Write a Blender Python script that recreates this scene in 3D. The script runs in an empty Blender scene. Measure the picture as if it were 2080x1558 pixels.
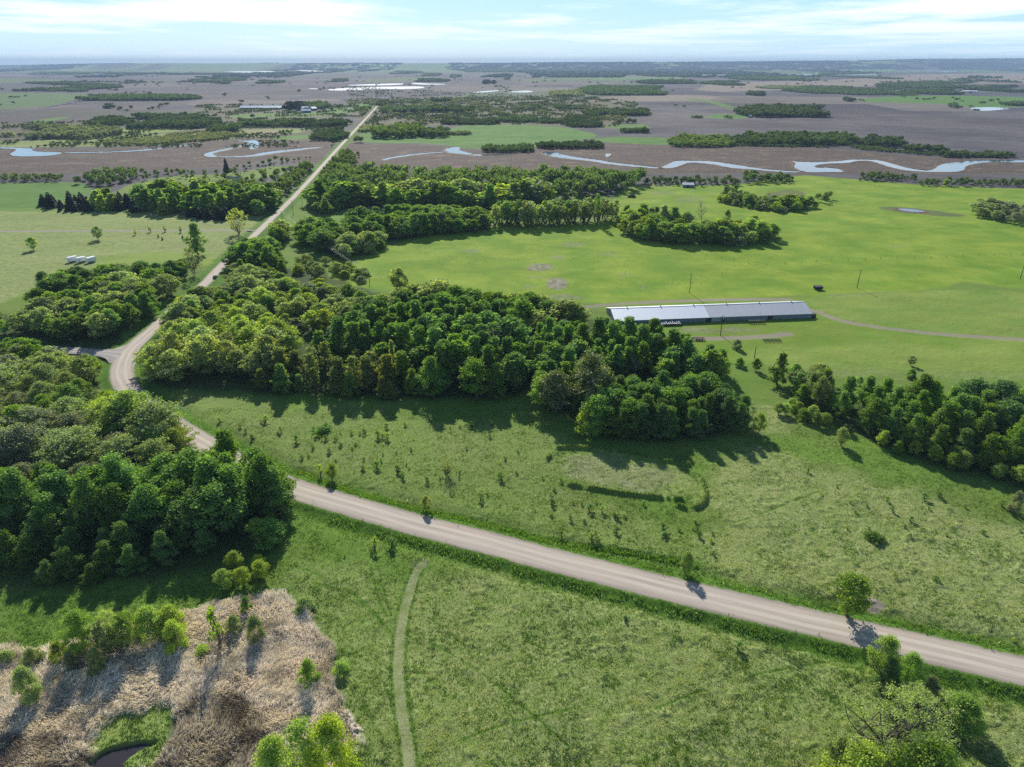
import bpy, math, random
import numpy as np
from mathutils import Vector, Matrix
S = bpy.context.scene
random.seed(7); rng = np.random.default_rng(7)

# ------------------------------------------------------------------ camera, sky, sun, exposure
FPX, HC = 1386.0, 115.0
PITCH = math.atan((779 - 128) / FPX)
cam = bpy.data.cameras.new('camera'); cam.sensor_width = 36; cam.lens = 36 * FPX / 2080
cam.clip_start = 0.5; cam.clip_end = 200000
camo = bpy.data.objects.new('camera', cam); S.collection.objects.link(camo)
camo.location = (0, 0, HC); camo.rotation_euler = (math.pi / 2 - PITCH, 0, 0)
S.camera = camo
SUN_EL, SUN_AZ = math.radians(31), math.radians(-11)      # azimuth clockwise from +Y (the view direction)
sd = bpy.data.lights.new('sun', 'SUN'); sd.energy = 5.0; sd.angle = math.radians(0.55); sd.color = (1, .95, .87)
so = bpy.data.objects.new('sun', sd); S.collection.objects.link(so)
sdir = Vector((math.sin(SUN_AZ) * math.cos(SUN_EL), math.cos(SUN_AZ) * math.cos(SUN_EL), math.sin(SUN_EL)))
so.rotation_euler = sdir.to_track_quat('Z', 'Y').to_euler()
S.view_settings.view_transform = 'Standard'; S.view_settings.look = 'None'
S.view_settings.gamma = 1; S.view_settings.exposure = 0.47
S.cycles.use_denoising = False; S.cycles.max_bounces = 6; S.cycles.diffuse_bounces = 3; S.cycles.transmission_bounces = 4
S.cycles.glossy_bounces = 2; S.cycles.volume_bounces = 0; S.cycles.caustics_reflective = False


class N:                                                   # tiny node helper
    def __init__(s, tree): s.t = tree
    def n(s, typ, **kw):
        nd = s.t.nodes.new(typ)
        for k, v in kw.items():
            if k == 'ins':
                for i, val in v.items():
                    if isinstance(val, bpy.types.NodeSocket): s.t.links.new(val, nd.inputs[i])
                    else: nd.inputs[i].default_value = val
            else: setattr(nd, k, v)
        return nd
    def math(s, op, a, b=0.0, c=None, clamp=False):
        i = {0: a, 1: b}
        if c is not None: i[2] = c
        return s.n('ShaderNodeMath', operation=op, use_clamp=clamp, ins=i).outputs[0]
    def mix(s, f, a, b, mode='MIX'):
        nd = s.n('ShaderNodeMix', data_type='RGBA', blend_type=mode)
        for i, v in ((0, f), (6, a), (7, b)):
            if isinstance(v, bpy.types.NodeSocket): s.t.links.new(v, nd.inputs[i])
            else: nd.inputs[i].default_value = (tuple(v) + (1,))[:4] if i else v
        return nd.outputs[2]
    def noise(s, vec, scale, detail=3, rough=.55, **kw):
        return s.n('ShaderNodeTexNoise', ins={'Vector': vec, 'Scale': scale, 'Detail': detail, 'Roughness': rough}, **kw).outputs[0]
    def ramp(s, f, a, b):
        return s.n('ShaderNodeMapRange', interpolation_type='SMOOTHSTEP', ins={0: f, 1: a, 2: b}).outputs[0]
    def mapv(s, vec, scale, rot=(0, 0, 0)):
        return s.n('ShaderNodeMapping', ins={0: vec, 2: rot, 3: scale}).outputs[0]


W = bpy.data.worlds.new('World'); S.world = W; W.use_nodes = True
W.node_tree.nodes.clear(); w = N(W.node_tree)
sky = w.n('ShaderNodeTexSky', sky_type='NISHITA', sun_disc=False, sun_elevation=SUN_EL, sun_rotation=SUN_AZ,
          altitude=300, air_density=1.0, dust_density=0.6, ozone_density=2.5).outputs[0]
co = w.n('ShaderNodeTexCoord').outputs['Generated']
sp = w.n('ShaderNodeSeparateXYZ', ins={0: co})
zz = w.math('MAXIMUM', w.math('ADD', sp.outputs[2], 0.018), 0.012)
cx = w.math('DIVIDE', sp.outputs[0], zz); cy = w.math('DIVIDE', sp.outputs[1], zz)
cv = w.n('ShaderNodeCombineXYZ', ins={0: w.math('MULTIPLY', cx, .30), 1: w.math('MULTIPLY', cy, .22), 2: 3.7}).outputs[0]
n1 = w.noise(cv, 1.0, 7, .62); n2 = w.noise(w.mapv(cv, (.35, .4, 1)), 1.0, 3, .5)
cl = w.ramp(w.math('ADD', w.math('MULTIPLY', n1, .55), w.math('MULTIPLY', n2, .45)), .46, .60)
lift = w.ramp(sp.outputs[2], 0.004, 0.055)
cl = w.math('MULTIPLY', cl, w.math('MULTIPLY_ADD', lift, .72, .28))
blue = w.mix(w.ramp(sp.outputs[2], .0, .10), (5.2, 8.1, 10.3), (3.5, 6.8, 10.0))
base = w.mix(.8, sky, blue)
base = w.mix(cl, base, (10.0, 10.7, 11.4))
base = w.mix(w.ramp(sp.outputs[2], .10, .34), base, w.mix(.5, sky, (1.0, 1.9, 3.4)))
w.n('ShaderNodeOutputWorld', ins={0: w.n('ShaderNodeBackground', ins={0: base, 1: 0.085}).outputs[0]})

# ------------------------------------------------------------------ plumbing
C = S.collection


def at(x, y, h=0.0):                                       # photograph pixel -> point of the plane z = h
    u = (x - 1040) / FPX; v = (779 - y) / FPX
    dy = math.cos(PITCH) + v * math.sin(PITCH); dz = -math.sin(PITCH) + v * math.cos(PITCH)
    t = (h - HC) / dz
    return u * t, dy * t


def hgt(x, yb, yt):                                        # height of a thing standing at (x, yb) that reaches up to yt
    X, Y = at(x, yb); v = (779 - yt) / FPX
    return HC + Y * (-math.sin(PITCH) + v * math.cos(PITCH)) / (math.cos(PITCH) + v * math.sin(PITCH))


def tag(o, label=None, cat=None, group=None, kind=None):
    if label: o['label'] = label
    if cat: o['category'] = cat
    if group: o['group'] = group
    if kind: o['kind'] = kind
    return o


def h2(ix, iy, s):
    with np.errstate(over='ignore'):
        h = ix.astype(np.uint32) * np.uint32(374761393) + iy.astype(np.uint32) * np.uint32(668265263) + np.uint32(s * 97531 + 11)
        h = (h ^ (h >> np.uint32(13))) * np.uint32(1274126177)
        h = (h ^ (h >> np.uint32(16))) * np.uint32(2246822519)
    return ((h >> np.uint32(8)) & np.uint32(0xffff)).astype(np.float32) / 65535.


def vn(x, y, s=0):
    fx = np.floor(x); fy = np.floor(y); tx = (x - fx).astype(np.float32); ty = (y - fy).astype(np.float32)
    tx = tx * tx * (3 - 2 * tx); ty = ty * ty * (3 - 2 * ty)
    ix = fx.astype(np.int64) & 0xffffff; iy = fy.astype(np.int64) & 0xffffff
    a = h2(ix, iy, s); b = h2(ix + 1, iy, s); c = h2(ix, iy + 1, s); d = h2(ix + 1, iy + 1, s)
    return (a + (b - a) * tx) * (1 - ty) + (c + (d - c) * tx) * ty


def fbm(x, y, s=0, o=3):
    r = 0; a = .5; t = 0
    for i in range(o):
        r = r + a * vn(x, y, s + i); t += a; a *= .5; x = x * 2.03 + 7.1; y = y * 2.03 - 3.3
    return r / t


def sst(a, b, v):
    t = np.clip((v - a) / (b - a), 0, 1); return t * t * (3 - 2 * t)


def chaikin(p, n=2, closed=True):
    for _ in range(n):
        q = []
        m = len(p)
        if not closed: q.append(p[0])
        for i in range(m if closed else m - 1):
            a = p[i]; b = p[(i + 1) % m]
            q += [(a[0] * .75 + b[0] * .25, a[1] * .75 + b[1] * .25), (a[0] * .25 + b[0] * .75, a[1] * .25 + b[1] * .75)]
        if not closed: q.append(p[-1])
        p = q
    return p


def wpoly(px, smooth=1):
    return chaikin([at(*p) for p in px], smooth) if smooth else [at(*p) for p in px]


def inside_sd(X, Y, poly):                                 # signed distance to a polygon, positive inside
    d = np.full(X.shape, 1e18); ins = np.zeros(X.shape, bool); m = len(poly)
    for i in range(m):
        ax, ay = poly[i]; bx, by = poly[(i + 1) % m]
        ex, ey = bx - ax, by - ay; L = ex * ex + ey * ey + 1e-9
        t = np.clip(((X - ax) * ex + (Y - ay) * ey) / L, 0, 1)
        d = np.minimum(d, (X - ax - t * ex) ** 2 + (Y - ay - t * ey) ** 2)
        if abs(ey) > 1e-9:
            ins ^= ((ay > Y) != (by > Y)) & (X < ex * (Y - ay) / ey + ax)
    return np.where(ins, 1, -1) * np.sqrt(d)


def pmask(X, Y, px, soft=2., amp=2., nsc=8., smooth=1, seed=3):
    poly = wpoly(px, smooth); P = np.array(poly); out = np.zeros(X.shape, np.float32); mg = soft + amp
    k = np.nonzero((X > P[:, 0].min() - mg) & (X < P[:, 0].max() + mg) & (Y > P[:, 1].min() - mg) & (Y < P[:, 1].max() + mg))[0]
    if len(k):
        s = inside_sd(X[k], Y[k], poly) + (fbm(X[k] / nsc, Y[k] / nsc, seed) - .5) * 2 * amp
        out[k] = sst(-soft, soft, s)
    return out


def ldist(X, Y, line, md):                                 # distance to a polyline, at most md; side > 0 on the left
    out = np.full(X.shape, float(md)); side = np.zeros(X.shape, np.float32)
    for (ax, ay), (bx, by) in zip(line[:-1], line[1:]):
        k = np.nonzero((Y > min(ay, by) - md) & (Y < max(ay, by) + md) & (X > min(ax, bx) - md) & (X < max(ax, bx) + md))[0]
        if not len(k): continue
        ex, ey = bx - ax, by - ay; L = ex * ex + ey * ey + 1e-9; x = X[k]; y = Y[k]
        t = np.clip(((x - ax) * ex + (y - ay) * ey) / L, 0, 1)
        dd = np.hypot(x - ax - t * ex, y - ay - t * ey); c = dd < out[k]
        out[k[c]] = dd[c]; side[k[c]] = np.sign(ex * (y[c] - ay) - ey * (x[c] - ax))
    return out, side


def mesh_np(name, V, F, mats=(), attrs=None, smooth=False, fmat=None):
    """V (n,3); F (m,k) int faces of one size."""
    me = bpy.data.meshes.new(name); V = np.asarray(V, np.float32); F = np.asarray(F, np.int32); m, k = F.shape
    me.vertices.add(len(V)); me.vertices.foreach_set('co', V.ravel())
    me.loops.add(m * k); me.loops.foreach_set('vertex_index', F.ravel())
    me.polygons.add(m); me.polygons.foreach_set('loop_start', np.arange(0, m * k, k, dtype=np.int32))
    if fmat is not None: me.polygons.foreach_set('material_index', np.asarray(fmat, np.int32))
    me.polygons.foreach_set('use_smooth', np.full(m, smooth, bool))
    for nm, (typ, dom, data) in (attrs or {}).items():
        a = me.attributes.new(nm, typ, dom)
        a.data.foreach_set('color' if typ == 'FLOAT_COLOR' else 'value', np.asarray(data, np.float32).ravel())
    me.update(calc_edges=True)
    for mt in mats: me.materials.append(mt)
    return me


def link(name, me, parent=None, loc=None):
    o = bpy.data.objects.new(name, me); C.objects.link(o)
    if parent: o.parent = parent
    if loc is not None: o.location = loc
    return o


def empty(name, loc, rz=0, sc=1):
    o = bpy.data.objects.new(name, None); C.objects.link(o); o.empty_display_size = .5
    o.location = loc; o.rotation_euler = (0, 0, rz); o.scale = (sc,) * 3 if not isinstance(sc, tuple) else sc
    return o


class MB:                                                  # collects simple solids into one mesh
    def __init__(s): s.v = []; s.f = []
    def box(s, cx, cy, cz, sx, sy, sz, rz=0, tilt=0):
        b = len(s.v); c, d = math.cos(rz), math.sin(rz)
        for z in (-.5, .5):
            for x, y in ((-.5, -.5), (.5, -.5), (.5, .5), (-.5, .5)):
                X, Y, Z = x * sx, y * sy, z * sz
                if tilt: X, Z = X * math.cos(tilt) - Z * math.sin(tilt), X * math.sin(tilt) + Z * math.cos(tilt)
                s.v.append((cx + X * c - Y * d, cy + X * d + Y * c, cz + Z))
        s.f += [tuple(b + i for i in q) for q in ((3, 2, 1, 0), (4, 5, 6, 7), (0, 1, 5, 4), (1, 2, 6, 5), (2, 3, 7, 6), (3, 0, 4, 7))]
        return s
    def tube(s, pts, rad, n=6):
        b = len(s.v); rad = rad if isinstance(rad, (list, tuple)) else [rad] * len(pts)
        P = [Vector(p) for p in pts]
        for i, p in enumerate(P):
            d = (P[min(i + 1, len(P) - 1)] - P[max(i - 1, 0)]).normalized()
            a = d.orthogonal().normalized(); e = d.cross(a)
            for j in range(n):
                t = 2 * math.pi * j / n; s.v.append(tuple(p + (a * math.cos(t) + e * math.sin(t)) * rad[i]))
        for i in range(len(P) - 1):
            for j in range(n):
                k = (j + 1) % n; s.f.append((b + i * n + j, b + i * n + k, b + (i + 1) * n + k, b + (i + 1) * n + j))
        s.f.append(tuple(b + j for j in range(n))[::-1]); s.f.append(tuple(b + (len(P) - 1) * n + j for j in range(n)))
        return s
    def disc(s, c, ax, r, wd, n=16):
        c = Vector(c); ax = Vector(ax).normalized(); return s.tube([c - ax * wd / 2, c + ax * wd / 2], r, n)
    def poly(s, pts):
        b = len(s.v); s.v += [tuple(p) for p in pts]; s.f.append(tuple(range(b, b + len(pts)))); return s
    def prism(s, prof, x0, x1):                            # (y, z) profile pushed along x
        b = len(s.v); n = len(prof); s.v += [(x0, y, z) for y, z in prof] + [(x1, y, z) for y, z in prof]
        s.f.append(tuple(range(b, b + n))[::-1]); s.f.append(tuple(range(b + n, b + 2 * n)))
        s.f += [(b + i, b + (i + 1) % n, b + n + (i + 1) % n, b + n + i) for i in range(n)]; return s
    def build(s, name, mat, parent=None, smooth=False):
        me = bpy.data.meshes.new(name); me.from_pydata(s.v, [], s.f); me.materials.append(mat); me.update()
        if smooth: me.polygons.foreach_set('use_smooth', [True] * len(me.polygons))
        return link(name, me, parent)


def simple(name, col, rough=.7, metal=0., var=.15, sc=1.5, bump=0., spec=.3):
    m = bpy.data.materials.new(name); m.use_nodes = True; t = N(m.node_tree)
    b = m.node_tree.nodes['Principled BSDF']; o = t.n('ShaderNodeTexCoord').outputs['Object']
    f = t.noise(o, sc, 4); c2 = tuple(min(1, c * (1 + var * 1.6)) for c in col); c1 = tuple(c * (1 - var * 1.6) for c in col)
    m.node_tree.links.new(t.mix(f, c1, c2), b.inputs['Base Color'])
    b.inputs['Roughness'].default_value = rough; b.inputs['Metallic'].default_value = metal
    b.inputs['Specular IOR Level'].default_value = spec
    if bump:
        m.node_tree.links.new(t.n('ShaderNodeBump', ins={'Strength': bump, 'Height': f}).outputs[0], b.inputs['Normal'])
    return m


def foliage(name, dark, light, trans=.35, tip=None):
    m = bpy.data.materials.new(name); m.use_nodes = True; nt = m.node_tree; nt.nodes.clear(); t = N(nt)
    a = t.n('ShaderNodeAttribute', attribute_name='tint').outputs['Fac']
    r = t.n('ShaderNodeObjectInfo').outputs['Random']
    c = t.mix(a, dark, light)
    if tip: c = t.mix(t.ramp(a, .62, .8), c, tip)
    c = t.n('ShaderNodeHueSaturation', ins={0: t.math('MULTIPLY_ADD', r, .03, .485), 1: t.math('MULTIPLY_ADD', r, -.25, 1.08),
            2: t.math('MULTIPLY_ADD', t.math('FRACT', t.math('MULTIPLY', r, 7.13)), .5, .76), 3: 1, 4: c}).outputs[0]
    d = t.n('ShaderNodeBsdfDiffuse', ins={0: c}).outputs[0]
    tr = t.n('ShaderNodeBsdfTranslucent', ins={0: t.mix(1., c, (1.9, 2.0, .7), 'MULTIPLY')}).outputs[0]
    s1 = t.n('ShaderNodeMixShader', ins={0: trans, 1: d, 2: tr}).outputs[0]
    g = t.n('ShaderNodeBsdfGlossy', ins={0: (.6, .65, .6, 1), 'Roughness': .5}).outputs[0]
    s2 = t.n('ShaderNodeMixShader', ins={0: .018, 1: s1, 2: g}).outputs[0]
    t.n('ShaderNodeOutputMaterial', ins={0: s2}); return m


FM = {
    'dark': foliage('leaf_dark_green', (0.081, 0.165, 0.027), (0.211, 0.346, 0.054), .40),
    'deep': foliage('leaf_deep_green', (0.064, 0.135, 0.030), (0.161, 0.270, 0.057), .36),
    'mid': foliage('leaf_mid_green', (0.111, 0.200, 0.034), (0.257, 0.372, 0.063), .42),
    'bright': foliage('leaf_yellow_green', (0.189, 0.272, 0.045), (0.380, 0.462, 0.095), .45),
    'lime': foliage('leaf_lime', (.230, .285, .100), (.410, .460, .180), .45),
    'willow': foliage('leaf_willow', (0.188, 0.244, 0.087), (0.389, 0.451, 0.188), .42),
    'olive': foliage('leaf_olive', (0.145, 0.197, 0.075), (0.340, 0.413, 0.182), .38),
    'grey': foliage('leaf_grey_green', (0.147, 0.173, 0.099), (0.332, 0.358, 0.222), .34),
    'brown': foliage('leaf_bronze', (0.110, 0.140, 0.030), (0.237, 0.269, 0.065), .42),
    'cream': foliage('leaf_blossom', (.080, .120, .035), (.150, .180, .070), .35, tip=(.50, .45, .34)),
    'twig': foliage('bare_twigs', (.120, .100, .085), (.220, .195, .165), .1),
    'conifer': foliage('needles', (.014, .026, .015), (.036, .054, .032), .1),
    'farhazy': foliage('leaf_far_hazy', (.060, .105, .032), (.185, .255, .085), .36),  # muted green, distance haze put into the leaf colour
    'far': foliage('leaf_far', (.040, .075, .028), (.150, .205, .080), .3),
}
BARK = simple('bark', (.11, .095, .075), .9, var=.3, sc=6)
DEADW = simple('dead_wood', (.26, .24, .21), .9, var=.25, sc=6)
# ------------------------------------------------------------------ terrain
def crom(pts, step=4.0):
    P = [np.array(p, float) for p in pts]; P = [2 * P[0] - P[1]] + P + [2 * P[-1] - P[-2]]; out = []
    for i in range(1, len(P) - 2):
        n = max(2, min(40, int(np.linalg.norm(P[i + 1] - P[i]) / step)))
        for k in range(n):
            t = k / n
            out.append(tuple(.5 * (2 * P[i] + (P[i + 1] - P[i - 1]) * t + (2 * P[i - 1] - 5 * P[i] + 4 * P[i + 1] - P[i + 2]) * t * t
                                   + (3 * P[i] - P[i - 1] - 3 * P[i + 1] + P[i + 2]) * t ** 3)))
    return out + [tuple(P[-2])]


gravel_px = [(2500, 1470), (2300, 1420), (2078, 1366), (1900, 1325), (1718, 1283), (1500, 1232), (1280, 1179), (1100, 1134), (998, 1106.5),
             (850, 1069), (710, 1029), (577, 987), (490, 944), (423, 908), (360, 870), (305, 832), (268, 800), (250, 772), (249, 745),
             (262, 715), (290, 688), (322, 660), (358, 625), (387, 600), (416, 578), (455, 537), (533, 463.5), (576, 422), (611, 386), (650, 343), (688, 300.5), (724, 262), (762, 221), (772, 211)]
GRAVEL = crom([at(*p) for p in gravel_px])
side_px = [(256, 722), (215, 718), (175, 716), (130, 712), (60, 708), (-120, 700)]
SIDE = crom([at(*p) for p in side_px])
farm_px = [(1632, 629), (1660, 633), (1690, 646), (1730, 656), (1800, 667), (1880, 676), (1950, 681.5), (2080, 690), (2300, 702)]
FARM = crom([at(*p) for p in farm_px])
south_px = [(1290, 668), (1330, 678), (1380, 685), (1440, 687.5), (1500, 686), (1560, 683), (1600, 678)]
SOUTH = crom([at(*p) for p in south_px])
north_px = [(1130, 631), (1200, 622.5), (1260, 617.5), (1340, 613), (1430, 609.5), (1520, 608), (1600, 608)]
NORTH = crom([at(*p) for p in north_px])
west_px = [(-300, 469.5), (0, 470), (200, 469.5), (400, 468), (470, 468), (519, 468)]
WEST = crom([at(*p) for p in west_px])
mown_px = [(857, 1146), (845, 1163), (833, 1200), (819, 1250), (812, 1300), (809, 1350), (811, 1400), (817, 1450), (826, 1510), (832, 1558), (838, 1640)]
MOWN = crom([at(*p) for p in mown_px], 1.5)
ridge_px = [[(1105, 941), (1120, 925), (1130, 921)], [(1133, 911), (1170, 910), (1210, 914), (1250, 921), (1300, 930), (1400, 945)],
            [(1155, 986), (1180, 990), (1220, 996), (1260, 1003), (1300, 1008), (1345, 1012), (1388, 1016)],
            [(1375, 1028), (1400, 1034), (1428, 1025), (1432, 1000), (1425, 975)]]
RIDGES = [crom([at(*p) for p in r], 1.5) for r in ridge_px]
rut_px = [[(826, 1280), (900, 1320), (980, 1370), (1080, 1450), (1200, 1558)], [(795, 1268), (770, 1220), (752, 1150)], [(802, 1268), (785, 1220), (768, 1150)],
          [(798, 1290), (740, 1225), (660, 1175), (600, 1150)], [(800, 1300), (750, 1240), (700, 1205), (640, 1185)],
          [(1330, 1440), (1500, 1380), (1700, 1340)], [(860, 1540), (1000, 1480), (1160, 1440)], [(1660, 1000), (1500, 1060), (1400, 1080)]]
RUTS = [crom([at(*p) for p in r], 2) for r in rut_px]
HILL_A = np.array([-.9, -.3, -.05, .03, .2, .35, .47, .55, .72, 1.2])
HILL_P = np.array([128.6, 128.4, 128.2, 127.6, 126.6, 125.6, 123.6, 121.6, 121.0, 121])


def hillz(X, Y):
    a = X / np.maximum(Y, 1); top = HC + (128.0 - np.interp(a, HILL_A, HILL_P)) * 18000 / FPX
    n = .86 + .22 * fbm(X / 1100, Y / 1500, 77, 4)
    return np.maximum(top, 0) * n * sst(14600, 18000, Y) * sst(-.5, -.1, a + .35)


def macro(X, Y):                                           # height without the small tussocks
    z = np.zeros(X.shape); k = np.nonzero(Y < 1500)[0]
    if len(k):
        d, s = ldist(X[k], Y[k], GRAVEL, 14.); hw = 4.2 - 1.1 * sst(260, 320, Y[k])
        z[k] += .42 * (1 - sst(hw, hw + 2.4, d)) - .55 * sst(hw + 1, hw + 4, d) * (1 - sst(hw + 4.5, hw + 8.5, d))
        for L in RIDGES:
            d, _ = ldist(X[k], Y[k], L, 3.); z[k] += .95 * (1 - sst(.15, 1.0, d)) * (d < 3) * sst(.2, .4, fbm(X[k] / 2.2, Y[k] / 2.2, 55, 2))
    k = np.nonzero(Y > 11000)[0]
    if len(k): z[k] += hillz(X[k], Y[k])
    return z


def zat(x, y): return float(macro(np.array([x], float), np.array([y], float))[0])


rows = [40.]
while rows[-1] < 1400: rows.append(rows[-1] * 1.0028)
while rows[-1] < 26000: rows.append(rows[-1] * 1.012)
R = np.array(rows); NC = 1000; cs = np.linspace(-1, 1, NC)
YY = np.repeat(R, NC); XX = (np.outer(.74 * R + 62, cs)).ravel()
NV = len(YY)
Z = macro(XX, YY)
D = {k: np.zeros(NV, np.float32) for k in ('lush', 'dry', 'crop', 'plow', 'marsh', 'reed', 'bare', 'verge', 'track', 'tan', 'floor', 'mud')}


def paint(layer, px, wgt=1., soft=2., amp=2., nsc=8., smooth=1, seed=3, over=()):
    m = pmask(XX, YY, px, soft, amp, nsc, smooth, seed) * wgt
    D[layer] = np.maximum(D[layer], m)
    for o in over: D[o] *= 1 - m


far = sst(640, 700, YY)
D['plow'] += far * (1 - sst(9000, 14000, YY))
ff = sst(7000, 16000, YY)
wn = fbm(XX / (300 + YY * .05), YY / (1500 + YY * .3), 21, 4)
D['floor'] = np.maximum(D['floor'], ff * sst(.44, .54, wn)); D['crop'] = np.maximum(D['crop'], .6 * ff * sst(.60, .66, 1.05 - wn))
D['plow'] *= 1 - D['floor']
# paler and darker ploughland
paint('tan', [(1440, 168), (1700, 163), (1900, 149), (2300, 148), (2300, 172), (1900, 170), (1640, 180), (1400, 190)], .75, 20, 20, 200)
paint('tan', [(1190, 200), (1260, 194), (1420, 192), (1480, 200), (1500, 203), (1340, 205), (1195, 207)], .6, 12, 12, 100)
paint('tan', [(380, 206), (440, 202), (560, 205), (680, 200), (700, 206), (480, 212), (380, 216)], .45, 10, 10, 60)
paint('mud', [(-300, 236), (100, 222), (330, 221), (330, 225), (200, 240), (60, 250), (-300, 262)], .6, 8, 8, 60)
paint('mud', [(1420, 197), (1600, 200), (1560, 226), (1500, 222)], .4, 10, 10, 80)
paint('mud', [(450, 196), (560, 188), (640, 190), (600, 196), (470, 204)], .5, 10, 10, 90)
# scrubby wet ground either side of the road
scrub = [[(700, 205), (900, 200), (1190, 196), (1300, 210), (1250, 262), (1150, 255), (960, 252), (760, 262), (700, 300), (690, 285), (740, 240)],
         [(-300, 250), (60, 250), (350, 238), (560, 238), (700, 238), (700, 262), (690, 300), (-300, 300)],
         [(400, 214), (480, 212), (640, 214), (745, 216), (740, 240), (400, 244)]]
for p in scrub:
    paint('marsh', p, .75, 15, 15, 60, over=('plow',)); 
    m = pmask(XX, YY, p, 15, 10, 60); q = fbm(XX / 60, YY / 90, 5, 4)
    D['dry'] = np.maximum(D['dry'], m * sst(.45, .56, q) * .8); D['lush'] = np.maximum(D['lush'], m * sst(.54, .62, q) * .5)
# the marsh along the stream
paint('marsh', [(-400, 301), (60, 300), (200, 305), (350, 293), (500, 283), (640, 286), (700, 291), (900, 295), (960, 304), (1050, 311), (1110, 299), (1190, 288),
                (1380, 296), (1500, 294), (1700, 302), (1900, 322), (2400, 330), (2400, 352), (1900, 353), (1640, 352.5), (1450, 352), (1100, 352), (700, 338),
                (560, 322), (480, 336), (350, 346), (200, 352), (-400, 357)], 1., 2, 3, 20, over=('plow', 'dry', 'lush'))
paint('dry', [(-200, 290), (90, 286), (230, 276), (400, 268), (520, 262), (640, 262), (600, 272), (440, 284), (200, 298), (-200, 303)], .9, 4, 5, 20, over=('marsh', 'plow'))
paint('tan', [(470, 268), (560, 264), (580, 272), (520, 280), (460, 281)], .8, 4, 5, 20)
paint('dry', [(170, 268), (240, 260), (400, 258), (380, 266), (250, 274), (180, 285)], .9, 4, 4, 20, over=('marsh', 'plow'))
for q in (18, 41): D['dry'] = np.maximum(D['dry'], D['marsh'] * sst(.60, .74, fbm(XX / 45, YY / 30, q, 4)) * .45 * (YY < 1100))
# green fields
for p, wg in (([(905, 270), (912, 262), (940, 255), (1000, 253), (1080, 254), (1150, 259), (1208, 271), (1212, 279), (1180, 285), (1110, 298), (1000, 301), (960, 303), (880, 291), (760, 291), (722, 285), (736, 268), (800, 264)], 1),
              ([(1218, 277), (1370, 280), (1460, 288), (1380, 296), (1200, 288)], 1), ([(1370, 281), (1460, 289), (1370, 297)], 1),
              ([(-300, 187), (192, 189), (168, 199), (140, 206), (80, 220), (-300, 224)], 1),
              ([(1738, 203), (1800, 196), (1900, 193.5), (2000, 195), (2300, 204), (2300, 216), (2050, 217), (1970, 218.5), (1940, 212), (1860, 209), (1750, 207)], 1),
              ([(1040, 162), (1200, 157.5), (1400, 156), (1400, 160), (1150, 164), (1040, 165)], .7), ([(550, 143), (600, 138), (760, 137), (740, 142)], .7),
              ([(1580, 147), (1780, 144), (1790, 149), (1600, 150)], .7), ([(-100, 160), (100, 160), (160, 163), (60, 168), (-100, 170)], .5),
              ([(700, 165), (830, 156), (900, 160), (800, 168)], .5), ([(1430, 240), (1440, 233), (1520, 231), (1524, 238), (1500, 241)], 1),
              ([(1395, 199), (1440, 203), (1480, 213), (1522, 231), (1510, 232), (1440, 207), (1395, 201)], .9),
              ([(640, 226), (690, 213), (772, 211), (758, 224), (690, 230)], 1), ([(475, 231), (690, 227), (700, 233), (460, 242)], .7),
              ([(60, 246), (120, 238), (150, 236), (110, 246), (70, 250)], .9), ([(380, 241), (440, 236), (430, 246), (390, 250)], .8),
              ([(550, 279), (620, 273), (660, 275), (620, 283), (560, 284)], .8), ([(1215, 256), (1300, 250), (1330, 262), (1250, 262)], .6)):
    paint('crop', p, wg, 3, 3, 30, over=('plow', 'marsh', 'dry', 'tan', 'mud'))
paint('dry', [(1200, 205), (1330, 203), (1500, 198), (1640, 180), (1740, 195), (1600, 200), (1450, 205), (1250, 210)], .55, 10, 15, 80)
paint('lush', [(1460, 176), (1640, 178), (1860, 190), (1850, 194), (1740, 203), (1640, 196)], .5, 10, 20, 80)
# pasture round the long barn, left fields
PAST = [(640, 565), (700, 545), (790, 500), (900, 470), (1050, 455), (1250, 455), (1250, 395), (1290, 372), (1500, 378), (1600, 353), (1750, 365), (1900, 378), (2400, 392),
        (2400, 640), (1980, 570), (1900, 588), (1650, 601), (1300, 614), (1190, 617), (1100, 606), (850, 592), (740, 588)]
paint('lush', PAST, 1, 3, 3, 20, over=('plow', 'marsh'))
paint('lush', [(1190, 617), (1300, 614), (1650, 601), (1900, 588), (2400, 600), (2400, 800), (2080, 760), (1700, 745), (1500, 740), (1400, 720), (1300, 660)], .45, 4, 6, 20)
paint('crop', [(-300, 374), (60, 372), (150, 369.5), (188, 378), (185, 392), (110, 412), (70, 425), (-300, 435)], .8, 2, 3, 20, over=('plow', 'marsh'))
paint('lush', [(228, 385), (330, 357), (480, 352), (555, 336), (600, 340), (560, 362), (400, 368), (250, 405)], .75, 2, 3, 20, over=('plow', 'marsh'))
paint('dry', [(-300, 436), (60, 428), (300, 432), (500, 436), (555, 440), (500, 505), (430, 545), (180, 545), (60, 600), (-300, 700)], .85, 4, 6, 20, over=('lush', 'plow'))
paint('lush', [(190, 520), (330, 512), (440, 520), (430, 545), (200, 540)], .6, 4, 8, 15)
paint('dry', [(1680, 640), (1640, 600), (1900, 590), (2400, 600), (2400, 760), (2080, 700), (1800, 670)], .45, 5, 12, 15)
paint('dry', [(1480, 700), (1800, 690), (2300, 720), (2300, 800), (1800, 770), (1560, 750)], .45, 5, 12, 15)
paint('bare', [(700, 425), (760, 412), (840, 408), (900, 412), (900, 425), (780, 428), (720, 440)], .75, 3, 5, 10, over=('plow',))
paint('marsh', [(700, 425), (760, 414), (840, 410), (900, 414), (900, 425), (780, 428), (720, 440)], .5, 3, 5, 10)
paint('marsh', [(1545, 395), (1600, 386), (1635, 390), (1630, 402), (1565, 405)], .6, 3, 5, 10)
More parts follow.
